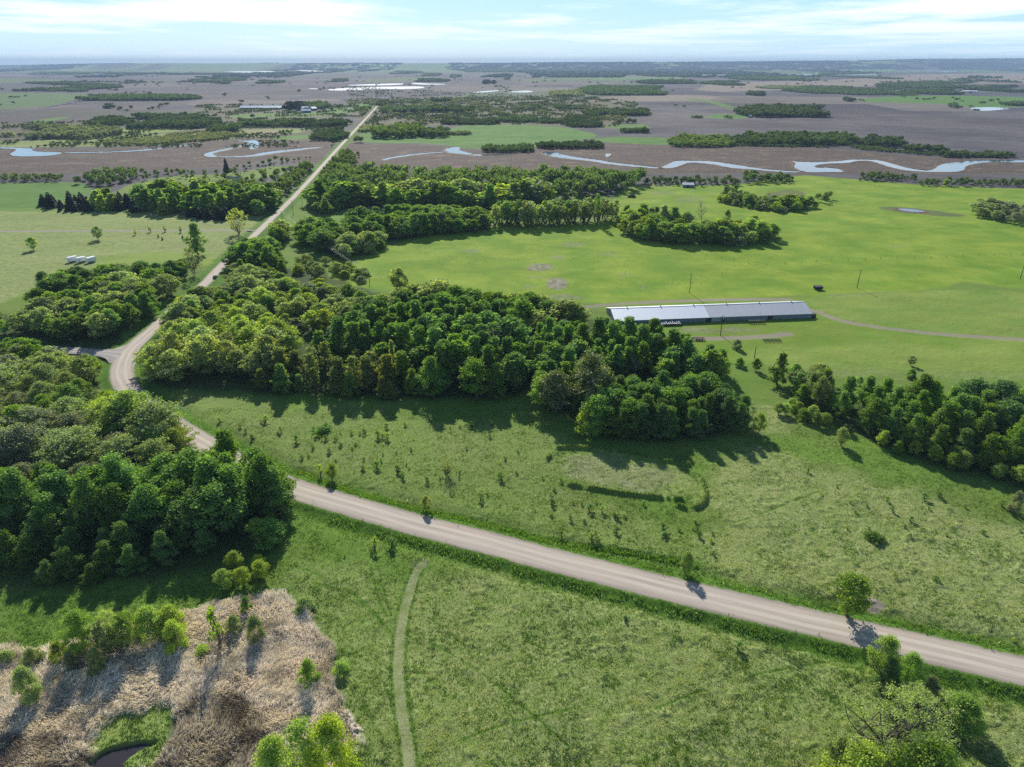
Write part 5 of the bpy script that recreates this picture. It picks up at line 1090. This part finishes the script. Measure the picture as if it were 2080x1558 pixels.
sw_ = fbm(x / 7, y / 7, 60, 2) * 9.5 + 2.5 * fbm(x / 2.4, y / 2.4, 66, 2)
up = sst(.55, .75, fbm(x / 5, y / 5, 68, 2)); tn = np.clip(.42 + .75 * sst(.3, .62, fbm(x / 3.5, y / 3.5, 69, 3)) - .62 * md, 0, 1)
blades('reeds', np.stack([x, y], 1), zz_,   .65 + .5 * r.uniform(0, 1, len(x)), .10, sw_, .93 - .35 * up - .25 * md, tn, strawm, 'flattened straw coloured reeds in swirls round the dark pool', 3, 6)
# tall weeds on the ditch side and the grass banks
def along(line, off, wid, sp_, seed):
    P = np.array(line); r = np.random.default_rng(seed); sgl = np.linalg.norm(np.diff(P, axis=0), axis=1); cum = np.concatenate([[0], np.cumsum(sgl)]); m = int(cum[-1] / sp_); s = r.uniform(0, cum[-1], m)
    X = np.interp(s, cum, P[:, 0]); Y = np.interp(s, cum, P[:, 1]); i = np.clip(np.searchsorted(cum, s) - 1, 0, len(P) - 2); T_ = (P[i + 1] - P[i]) / sgl[i][:, None]; o = off + r.normal(size=m) * wid
    return np.stack([X - T_[:, 1] * o, Y + T_[:, 0] * o], 1)


bank = np.concatenate([along(L, 0, .35, .045, 30 + i) for i, L in enumerate(RIDGES)]); bank = bank[fbm(bank[:, 0] / 2.2, bank[:, 1] / 2.2, 55, 2) > .34]; zb = macro(bank[:, 0], bank[:, 1])
blades('bank_grass', bank, zb, r.uniform(.3, .7, len(bank)), .14, r.uniform(0, 6.28, len(bank)), np.full(len(bank), .4), np.clip(r.normal(.45, .3, len(bank)), 0, 1), grassm, 'tall tufts on the low grass banks of the old enclosure', 2, 7)
i_ = len(GRAVEL) * 2 // 3; NG = [p for p in GRAVEL if p[1] < 190]
dit = along(NG, 6.7, .9, .05, 41) if NG[0][0] > NG[-1][0] else along(NG, -6.7, .9, .05, 41); dit2 = along(NG, -7.0, .8, .06, 42); ALLD = np.concatenate([dit, dit2]); ALLD = ALLD[fbm(ALLD[:, 0] / 5, ALLD[:, 1] / 5, 14, 3) > .45]
blades('ditch_grass', ALLD, macro(ALLD[:, 0], ALLD[:, 1]), r.uniform(.4, 1.0, len(ALLD)), .16, r.uniform(0, 6.28, len(ALLD)), np.full(len(ALLD), .4), np.clip(r.normal(.2, .2, len(ALLD)), 0, 1), grassm, 'dark tall grass filling the ditches of the gravel road', 2, 8)
dk = along(DARKBAND, 0, .7, .04, 44); blades('weeds', dk, macro(dk[:, 0], dk[:, 1]) - .3, r.uniform(.5, 1.1, len(dk)), .16, r.uniform(0, 6.28, len(dk)), np.full(len(dk), .4), np.clip(r.normal(.15, .15, len(dk)), 0, 1), FM['dark'], 'dark band of tall weeds running parallel above the gravel road', 2, 9)
pw = scatter([at(*p) for p in [(760, 560), (830, 500), (1000, 475), (1240, 480), (1600, 520), (1600, 590), (1200, 605), (900, 585)]], 3.0, 9)[0]; qn = fbm(pw[:, 0] / 25, pw[:, 1] / 25, 44, 3); pw = pw[(qn > .52) & (qn < .60)]
blades('pasture_weeds', pw, np.zeros(len(pw)), r.uniform(.25, .5, len(pw)), .32, r.uniform(0, 6.28, len(pw)), np.full(len(pw), .5), np.clip(r.normal(.1, .1, len(pw)), 0, 1), FM['dark'], 'dark weed tufts dotted in arcs over the great pasture', 3, 10)
# stream banks with a fringe of standing reeds
Vb = []; Fb = []
for nm, q in bank_lines:
    q = crom(q + [q[0]], 3.0) if nm == 'stream' else crom(q + [q[0]], 1.5); P = np.array(q); T_ = np.roll(P, -1, 0) - np.roll(P, 1, 0); T_ /= np.linalg.norm(T_, axis=1)[:, None] + 1e-9
    Nn = np.stack([T_[:, 1], -T_[:, 0]], 1); ar = .5 * np.sum(P[:, 0] * np.roll(P[:, 1], -1) - np.roll(P[:, 0], -1) * P[:, 1]); Nn *= 1 if ar > 0 else -1; m = len(P); hh = (.45 if nm == 'stream' else .25) * (.5 + vn(P[:, 0] / 3, P[:, 1] / 3, 4)); b0 = len(Vb) * 0 + sum(len(v) for v in Vb)
    for off, zf in ((-.2, 0), (.25, 1), (1.6, .9), (3.6, 0)): Vb.append(np.column_stack([P + Nn * off, .02 + zf * hh]))
    for l in range(3):
        i = b0 + l * m + np.arange(m - 1); Fb.append(np.stack([i, i + 1, i + 1 + m, i + m], 1))
bm_ = foliage('marsh_reeds', (.10, .075, .05), (.20, .15, .10), .1)
Fb = np.concatenate(Fb); me = mesh_np('reed_bank', np.concatenate(Vb), Fb, [bm_], {'tint': ('FLOAT', 'FACE', r.uniform(0, 1, len(Fb)))}); tag(link('reed_bank', me), 'brown reed fringe along the winding stream', None, None, 'stuff')
# ------------------------------------------------------------------ buildings, machines, poles
def corr(name, c1, c2, rust, scale, rough=.4, metal=.5, split=None, axis=0):
    m = bpy.data.materials.new(name); m.use_nodes = True; nt = m.node_tree; t = N(nt); b = nt.nodes['Principled BSDF']; o = t.n('ShaderNodeTexCoord').outputs['Object']; s = t.n('ShaderNodeSeparateXYZ', ins={0: o})
    f = t.noise(o, .35, 4); pan = t.noise(t.n('ShaderNodeCombineXYZ', ins={0: t.math('FLOOR', t.math('MULTIPLY', s.outputs[axis], 1.1))}).outputs[0], 1.3, 0)
    c = t.mix(pan, c1, c2); rn = t.noise(t.n('ShaderNodeCombineXYZ', ins={0: t.math('MULTIPLY', s.outputs[axis], 3.0), 1: t.math('MULTIPLY', s.outputs[1], .25)}).outputs[0], 1.0, 3)
    c = t.mix(t.math('MULTIPLY', t.math('MULTIPLY', t.ramp(rn, .56, .68), t.ramp(f, .42, .6)), rust), c, (.30, .17, .11))
    if split is not None:
        c = t.mix(t.math('GREATER_THAN', s.outputs[0], split[0]), t.mix(pan, split[1], split[2]), c)
    wv = t.math('SINE', t.math('MULTIPLY', s.outputs[axis], scale)); nt.links.new(c, b.inputs['Base Color'])
    nt.links.new(t.n('ShaderNodeBump', ins={'Strength': .25, 'Distance': .04, 'Height': wv}).outputs[0], b.inputs['Normal']); b.inputs['Roughness'].default_value = rough; b.inputs['Metallic'].default_value = metal; return m


DARKM = simple('dark_steel', (.035, .035, .04), .6, .3); STEEL = simple('grey_steel', (.34, .34, .33), .5, .4); WHITE = simple('white_paint', (.78, .79, .80), .4, var=.03); TYRE = simple('tyre', (.025, .025, .027), .8); GLASS = simple('dark_glass', (.03, .04, .05), .1, spec=.6)
RUST = simple('rusty_steel', (.16, .09, .06), .8, .2, var=.3); WOOD = simple('weathered_wood', (.12, .105, .09), .9, var=.25, sc=5); POLE = simple('pole_wood', (.075, .06, .05), .9, var=.25, sc=4)


def barn(px_l, px_r, width, eave, ridge, name, label, roofm, wallm, doors, trim=WHITE):
    a = Vector(at(*px_l)); b = Vector(at(*px_r)); d = b - a; L = d.length; ang = math.atan2(d.y, d.x); e = empty(name, (a.x, a.y, 0), ang); tag(e, label, 'barn'); m = MB(); h = width / 2
    m.prism([(.0, 0), (.0, eave), (h, ridge - .1), (width, eave), (width, 0)], 0, L); m.build('wall', wallm, e)
    rf = MB(); ov = .5; k = (ridge - eave) / h; rf.prism([(-ov, eave - ov * k), (-ov, eave - ov * k + .12), (h, ridge + .12), (width + ov, eave - ov * k + .12), (width + ov, eave - ov * k), (h, ridge)], -.4, L + .4); ro = rf.build('roof', roofm, e)
    MB().box(L / 2, h, ridge + .14, L + .8, .5, .1).build('ridge_cap', trim, ro)
    for n_, x0, w_, hh, z0, mt in doors: MB().box(x0 * L, -.05, z0 + hh / 2, w_, .12, hh).build(n_, mt, e)
    return e, L


roofm = corr('barn_roof', (.52, .53, .54), (.62, .63, .64), .6, 18, .42, .35, split=(47, (.80, .83, .86), (.86, .88, .90)))
wallm = corr('barn_wall', (.16, .20, .25), (.20, .245, .30), .1, 18, .6, .1)
be, BLn = barn((1249.5, 661), (1647.6, 646), 19.0, 2.5, 5.4, 'long_barn', 'very long low barn with a pale metal roof, its right half rusty, on the pasture', roofm, wallm,
     [('window', .193, 1.3, 1.1, .7, DARKM), ('door', .470, 2.6, 2.1, .05, DARKM), ('panel', .50, 5.5, 2.2, .05, simple('pale_panel', (.30, .36, .42), .6)), ('door', .785, 2.6, 2.2, .05, DARKM), ('door', .545, 1.2, 2., .05, GLASS)])
MB().box(BLn + 1.3, 1.6, .9, 2.4, 3, 1.8).build('lean_to', DARKM, be)
for i in range(6): MB().tube([(8 + i * 17, 9.5, 5.4), (8 + i * 17, 9.5, 5.95)], .3, 8).build('roof_vent', STEEL, be)
gl = corr('far_roof', (.55, .60, .64), (.62, .66, .70), .1, 18, .4, .3)
barn((487, 221.5), (571, 221.5), 24, 3.2, 9, 'far_long_barn', 'long pale roofed barn left of the distant farmstead', gl, wallm, [('door', .5, 4, 2.6, .1, DARKM)])


def shed(px, rot, L, Wd, ev, rg, name, label, rm, wm_, cat='shed', doors=()):
    x, y = at(*px); e = empty(name, (x, y, 0), math.radians(rot)); tag(e, label, cat); MB().prism([(-Wd / 2, 0), (-Wd / 2, ev), (0, rg), (Wd / 2, ev), (Wd / 2, 0)], -L / 2, L / 2).build('wall', wm_, e)
    k = (rg - ev) / (Wd / 2); MB().prism([(-Wd / 2 - .4, ev - .4 * k + .02), (-Wd / 2 - .4, ev - .4 * k + .17), (0, rg + .17), (Wd / 2 + .4, ev - .4 * k + .17), (Wd / 2 + .4, ev - .4 * k + .02), (0, rg + .02)], -L / 2 - .4, L / 2 + .4).build('roof', rm, e)
    MB().box(0, -Wd / 2 - .04, ev * .4, L * .25, .12, ev * .8).build('door', DARKM, e); MB().box(L * .3, -Wd / 2 - .04, ev * .55, L * .12, .12, ev * .35).build('window', GLASS, e)
    return e


BLUEW = simple('blue_grey_wall', (.17, .21, .28), .7); WR = simple('white_roof', (.75, .76, .76), .45, var=.04); GREYR = simple('grey_shingle', (.28, .28, .29), .8, var=.1)
shed((1397, 380), -8, 11, 7, 2.8, 4.4, 'small_barn', 'small blue grey shed with a bright white roof by the large wood', WR, BLUEW)
shed((622, 229), 20, 24, 14, 5, 9, 'farm_barn', 'white roofed farm barn, front one of the farmstead', WR, BLUEW, 'barn'); shed((618, 224), -25, 34, 16, 5.5, 10, 'farm_barn', 'large white roofed barn behind the front barn', WR, BLUEW, 'barn')
shed((636, 224.5), 65, 20, 13, 5.5, 9.5, 'farm_house', 'blue grey walled house at the right of the farmstead', WR, BLUEW, 'house'); shed((598, 227.5), 0, 8, 6, 3, 5, 'farm_shed', 'tiny white roofed shed left of the farmstead', WR, BLUEW)
shed((480, 371), 15, 13, 8, 3.2, 6, 'small_house', 'white house half hidden by trees beside the upper road', GREYR, WHITE, 'house'); shed((802, 215.5), 10, 14, 9, 4, 7, 'grey_house', 'small grey house right of the road on the skyline', GREYR, BLUEW, 'house')
shed((1523, 239), 30, 8, 6, 3.5, 6, 'field_shed', 'tiny pale shed at the left end of the dark grove', WR, BLUEW)
VILL = ((106, 151.5, 'leftmost'), (192, 151.6, 'second'), (205, 151.8, 'third'), (311, 150.5, 'red roofed'), (1435, 154.5, 'left'), (1452, 154.3, 'middle'), (1466, 154.6, 'right'), (1890, 187.5, 'wide'), (1968, 188.5, 'long'))
REDR = simple('red_roof', (.38, .10, .08), .7)
for x_, y_, w_ in VILL:
    ln = 90 if x_ > 1400 and x_ < 1500 else 55; ln = 34 if x_ in (1890,) else 60 if x_ == 1968 else ln
    where = 'of the far village at upper left' if x_ < 400 else 'of the three far sheds right of centre' if x_ < 1500 else 'of the far right farm'
    shed((x_, y_), 0, ln, ln * .35, 7, 12 if x_ < 1500 else 9, 'far_shed', '%s white building %s' % (w_, where), REDR if x_ == 311 else WR, WHITE, 'building')


def wheel(parent, x, y, r_, wd=.22, nm='wheel'):
    t_ = MB().disc((x, y, r_), (0, 1, 0), r_, wd, 14).build('wheel', TYRE, parent); MB().disc((x, y, r_), (0, 1, 0), r_ * .55, wd + .03, 10).build('rim', STEEL, t_); return t_


def box_trailer(px, rot, label):
    x, y = at(*px); e = empty('white_trailer', (x, y, 0), math.radians(rot)); tag(e, label, 'trailer', 'white trailers at the field edge'); L, w_, h_ = 5.6, 2.6, 2.4
    MB().prism([(-w_ / 2, .9), (-w_ / 2, .9 + h_), (-w_ / 2 + .25, 1.1 + h_), (w_ / 2 - .25, 1.1 + h_), (w_ / 2, .9 + h_), (w_ / 2, .9)], -L / 2, L / 2).build('body', WHITE, e)
    MB().box(0, 0, .78, L, w_ * .8, .2).build('frame', DARKM, e); MB().tube([(L / 2, .9, .7), (L / 2 + 1.6, 0, .6), (L / 2, -.9, .7)], .06).build('hitch', DARKM, e)
    MB().box(-L / 2 - .03, 0, 2.3, .06, w_ * .9, h_ * .88).build('rear_door', WHITE, e)
    for s_ in (-1, 1):
        for q_ in (-.6, .6): wheel(e, q_, s_ * (w_ / 2 - .12), .42)
for px_, r_, l_ in (((186, 533), 68, 'white trailer on the right, its end facing the wood'), ((166, 533), 66, 'white trailer in the middle of the three'), ((148, 532), 60, 'smaller looking white trailer on the left of the three')): box_trailer(px_, r_, l_)


def car(px, heading, col, label, z=.5):
    x, y = at(*px); e = empty('parked_car', (x, y, z), heading); tag(e, label, 'car'); P_ = simple('car_paint', col, .25, .3, .03, spec=.5)
    MB().prism([(-.9, .35), (-.92, .75), (-.85, .92), (.85, .92), (.92, .75), (.9, .35)], -2.25, 2.25).build('body', P_, e)
    m = MB(); b = len(m.v); m.v += [(-1.7, -.8, .92), (.9, -.8, .92), (.9, .8, .92), (-1.7, .8, .92), (-1.2, -.66, 1.48), (.25, -.66, 1.48), (.25, .66, 1.48), (-1.2, .66, 1.48)]; m.f += [(0, 1, 5, 4), (1, 2, 6, 5), (2, 3, 7, 6), (3, 0, 4, 7)]; m.build('window', GLASS, e)
    MB().box(-.475, 0, 1.50, 1.5, 1.34, .05).build('roof', P_, e)
    for s_ in (-1, 1):
        for q_ in (-1.35, 1.4): wheel(e, q_, s_ * .82, .33)
        MB().box(2.26, s_ * .62, .7, .05, .35, .16).build('headlight', WHITE, e)
hd = math.atan2(at(455, 537)[1] - at(416, 578)[1], at(455, 537)[0] - at(416, 578)[0])
car((437.5, 566), hd, (.10, .11, .13), 'dark grey car at the right side of the road between the trees'); car((365.5, 878), math.radians(125), (.42, .07, .05), 'red car glimpsed between the trees on the road bend')


def pole(x, yb, yt, label, arm=1, transformer=False, lean=0.):
    X, Y = at(x, yb); h_ = hgt(x, yb, yt); e = empty('utility_pole', (X, Y, zat(X, Y))); tag(e, label, 'utility pole', 'wooden utility poles'); tx = lean * h_
    MB().tube([(0, 0, -.2), (tx * .5, 0, h_ * .5), (tx, 0, h_)], [.20, .17, .13], 8).build('pole', POLE, e)
    for k_ in range(arm):
        MB().box(tx, 0, h_ - .45 - k_ * .9, 2.3, .14, .14, rz=.5).build('crossarm', POLE, e)
        for s_ in (-1, 0, 1): MB().tube([(tx + s_ * 1.0 * math.cos(.5), s_ * 1.0 * math.sin(.5), h_ - .38 - k_ * .9), (tx + s_ * math.cos(.5), s_ * math.sin(.5), h_ - .12 - k_ * .9)], .06, 6).build('insulator', WHITE, e)
    if transformer: MB().tube([(tx + .35, 0, h_ - 1.9), (tx + .35, 0, h_ - 1.1)], .25, 10).build('transformer', STEEL, e)
    return Vector((X + tx, Y, zat(X, Y) + h_ - .15))


P1 = pole(1400.2, 595, 556, 'pole behind the long barn, left of the two'); P2 = pole(1740.6, 585, 548, 'pole on the pasture right of the long barn'); P3 = pole(2072, 566.5, 531, 'pole at the right edge of the pasture')
P4 = pole(1463.2, 681, 641, 'pole with transformer in the yard before the long barn', 1, True); P5 = pole(1532.3, 727, 704, 'short pole on the meadow right of the yard', 0)
P6 = pole(345, 795, 752, 'pole at the meadow corner beside the junction, leaning left', 1, True, -.06); P7 = pole(576, 457, 429, 'roadside pole nearest the pasture tip', 1, lean=-.04); P8 = pole(596, 435, 407, 'second roadside pole upwards'); P9 = pole(614, 412.5, 390, 'third roadside pole upwards'); P12 = pole(672.5, 337, 325, 'distant roadside pole by the marsh')
P10 = pole(750.5, 573, 553, 'short pole on the pasture left of the fan shaped willow', 1); P11 = pole(637, 690, 648, 'pole standing in the mixed thicket')


def span(a, b, label, sag=.9, n_=3, rad=.016):
    e = empty('power_line', tuple(a)); tag(e, label, 'power line', 'overhead power lines'); d = b - a; pr = Vector((-d.y, d.x, 0)).normalized() * .9
    for k_ in range(n_):
        o = pr * (k_ - (n_ - 1) / 2); pts = [tuple(o + d * t_ + Vector((0, 0, -4 * sag * t_ * (1 - t_)))) for t_ in [i / 14 for i in range(15)]]; MB().tube(pts, rad, 4).build('wire', WIRE, e)
WIRE = simple('wire', (.30, .31, .32), .6, 0, .02)
EP = Vector((*at(806, 600), 9.)); span(P7, P10, 'wires from the roadside pole over the scrub to the short pasture pole', 1.5, 3, .028); span(P10, EP, 'wires from the short pasture pole into the central wood', .6, 3, .028)
span(P6, P11, 'wires over the bright maples from the corner pole', 1.6, 3); span(P11, Vector((*at(880, 640), 13.)), 'wires from the thicket pole into the central wood', 1.2, 2); span(P7, P8, 'wires between first and second roadside poles', .6, 2); span(P8, P9, 'wires between second and third roadside poles', .6, 2)
span(P6, Vector((*at(150, 860), 10.)), 'wires from the corner pole towards the oak wood', 1.0, 2); span(P4, P1, 'wires from the yard pole over the barn roof', .8, 1)
# fence of the pasture
for i, (a, b) in enumerate(((370, 250), (425, 258), (495, 275), (558, 285), (625, 295), (686, 305), (757, 320), (843, 328), (933, 323), (1010, 318), (1083, 314), (1153, 310), (1235, 306), (1318, 303), (1390, 299), (1470, 298), (1552, 297), (1632, 296), (1707, 291), (1785, 288), (1860, 286), (1937, 283), (2015, 281), (2075, 280))):
    X, Y = at(1200 + a / 2.364, 400 + b / 2.364); o = MB().tube([(0, 0, -.1), (0, 0, 1.7)], [.11, .09], 6).tube([(-.1, 0, 1.3), (.1, 0, 1.3)], .03, 4).build('fence_post', WOOD)
    o.location = (X, Y, 0); tag(o, 'wooden post in the line of fence posts across the pasture', 'fence post', 'posts across the pasture')
# farm machines in the yard
def machine(nm, px, rot, label, cat='farm machine'):
    x, y = at(*px); e = empty(nm, (x, y, 0), math.radians(rot)); return tag(e, label, cat)
e = machine('flatbed_wagon', (1361, 660.5), 5, 'long pale flat wagon in front of the left half of the barn', 'wagon'); MB().box(0, 0, 1.0, 10, 2.3, .18).build('deck', STEEL, e)
for i in range(9): MB().box(-4.2 + i * 1.05, 0, 1.25 + .15 * (i % 3), .22, 2.2, .3).build('slat', WHITE, e)
MB().tube([(5, 0, .9), (7.2, 0, .7)], .08).build('drawbar', DARKM, e)
for s_ in (-1, 1):
    for q_ in (-3, 3): wheel(e, q_, s_ * .9, .45)
e = machine('row_planter', (1536, 656.5), 3, 'row planter with pale seed boxes near the right half of the barn'); MB().box(0, 0, .9, 8.6, .3, .3).build('toolbar', DARKM, e)
for i in range(7):
    MB().box(-3.6 + i * 1.2, -.25, 1.45, .45, .45, .6).build('seed_box', STEEL, e); MB().disc((-3.6 + i * 1.2, -.55, .4), (1, 0, 0), .4, .12, 12).build('row_wheel', TYRE, e)
MB().tube([(-4.3, .1, .9), (-6.2, .5, .7)], .08).build('drawbar', DARKM, e)
e = machine('field_cultivator', (1411, 690.5), -3, 'wheeled cultivator in the grass left of the yard pole'); f_ = MB(); [f_.box(0, -1.3 + i * .65, .9, 9, .14, .14) for i in range(5)]; [f_.box(-4 + i * 2, 0, .95, .14, 2.9, .12) for i in range(5)]; f_.build('frame', RUST, e)
for i in range(10): MB().tube([(-4.2 + i * .93, (i % 3) * .6 - .6, .9), (-4.2 + i * .93, (i % 3) * .6 - .9, .35), (-4.0 + i * .93, (i % 3) * .6 - .7, .02)], .04, 5).build('tine', STEEL, e)
for q_ in (.8, 1.9, 3.1): wheel(e, q_, -1.2, .48)
MB().tube([(-4.3, 0, .9), (-5.4, 0, 2.0)], .09).build('drawbar', STEEL, e)
e = machine('disc_harrow', (1568, 693.5), 2, 'grey disc harrow lying in the grass right of the yard'); f_ = MB(); f_.box(0, .8, .85, 8.2, .16, .16); f_.box(0, -.8, .85, 8.2, .16, .16); [f_.box(-3.5 + i * 1.75, 0, .9, .14, 2.2, .14) for i in range(5)]; f_.build('frame', DARKM, e)
for i in range(18): MB().disc((-3.8 + (i % 9) * .95, .8 if i < 9 else -.8, .42), (1, .25, 0), .42, .05, 12).build('disc', STEEL, e)
e = machine('hay_feeder', (1661, 588), 4, 'black box shaped feeder alone on the pasture behind the barn', 'feeder'); MB().prism([(-1.3, .5), (-1.6, 1.7), (1.6, 1.7), (1.3, .5)], -2.1, 2.1).build('bin', DARKM, e); MB().box(0, 0, 1.95, 4.6, 3.4, .12).build('cover', DARKM, e)
for s_ in (-1, 1):
    for q_ in (-1.7, 1.7): MB().box(q_, s_ * 1.1, .28, .16, .16, .56).build('leg', DARKM, e)
e = machine('round_bale', (1283, 401), 20, 'dark weathered heap beside the poplar row', 'hay bale'); e.name = 'hay_heap'; MB().tube([(-4, 0, .4), (-2, 0, 1.3), (0, .2, 1.8), (2.4, 0, 1.3), (4.2, 0, .3)], [.6, 1.3, 1.6, 1.4, .4], 9).build('heap', simple('old_hay', (.09, .075, .06), .95, var=.3), e, True)
# stone heaps along the edge of the far left green field
STN = simple('field_stone', (.52, .50, .47), .85, var=.15); rs = random.Random(3)
for i in range(38):
    t_ = i / 37; x_ = 82 + 108 * t_ ** .9 + rs.uniform(-2, 2); y_ = 219.5 - 18 * t_ + rs.uniform(-.5, 1) ; V0, F0 = blob(i % 7 + 20); s_ = rs.uniform(1.2, 3.4); V0 = V0 * np.array([s_ * 1.3, s_, s_ * .8]); me = mesh_np('field_stone', V0, F0, [STN]); o = link('field_stone', me); X, Y = at(x_, y_); o.location = (X, Y, s_ * .4)
    tag(o, 'pale stone in the heap line along the far left green field', 'stone', 'stones along the green field')

# ------------------------------------------------------------------ air
hz = MB().box(0, 13200, 112, 46000, 26900, 240).build('haze', bpy.data.materials.new('haze_air')); tag(hz, kind='stuff'); hm = hz.data.materials[0]; hm.use_nodes = True; hm.node_tree.nodes.clear(); t = N(hm.node_tree)
t.n('ShaderNodeOutputMaterial', ins={1: t.n('ShaderNodeVolumePrincipled', ins={'Color': (.46, .62, .86, 1), 'Density': 5.2e-5, 'Anisotropy': 0.0}).outputs[0]})
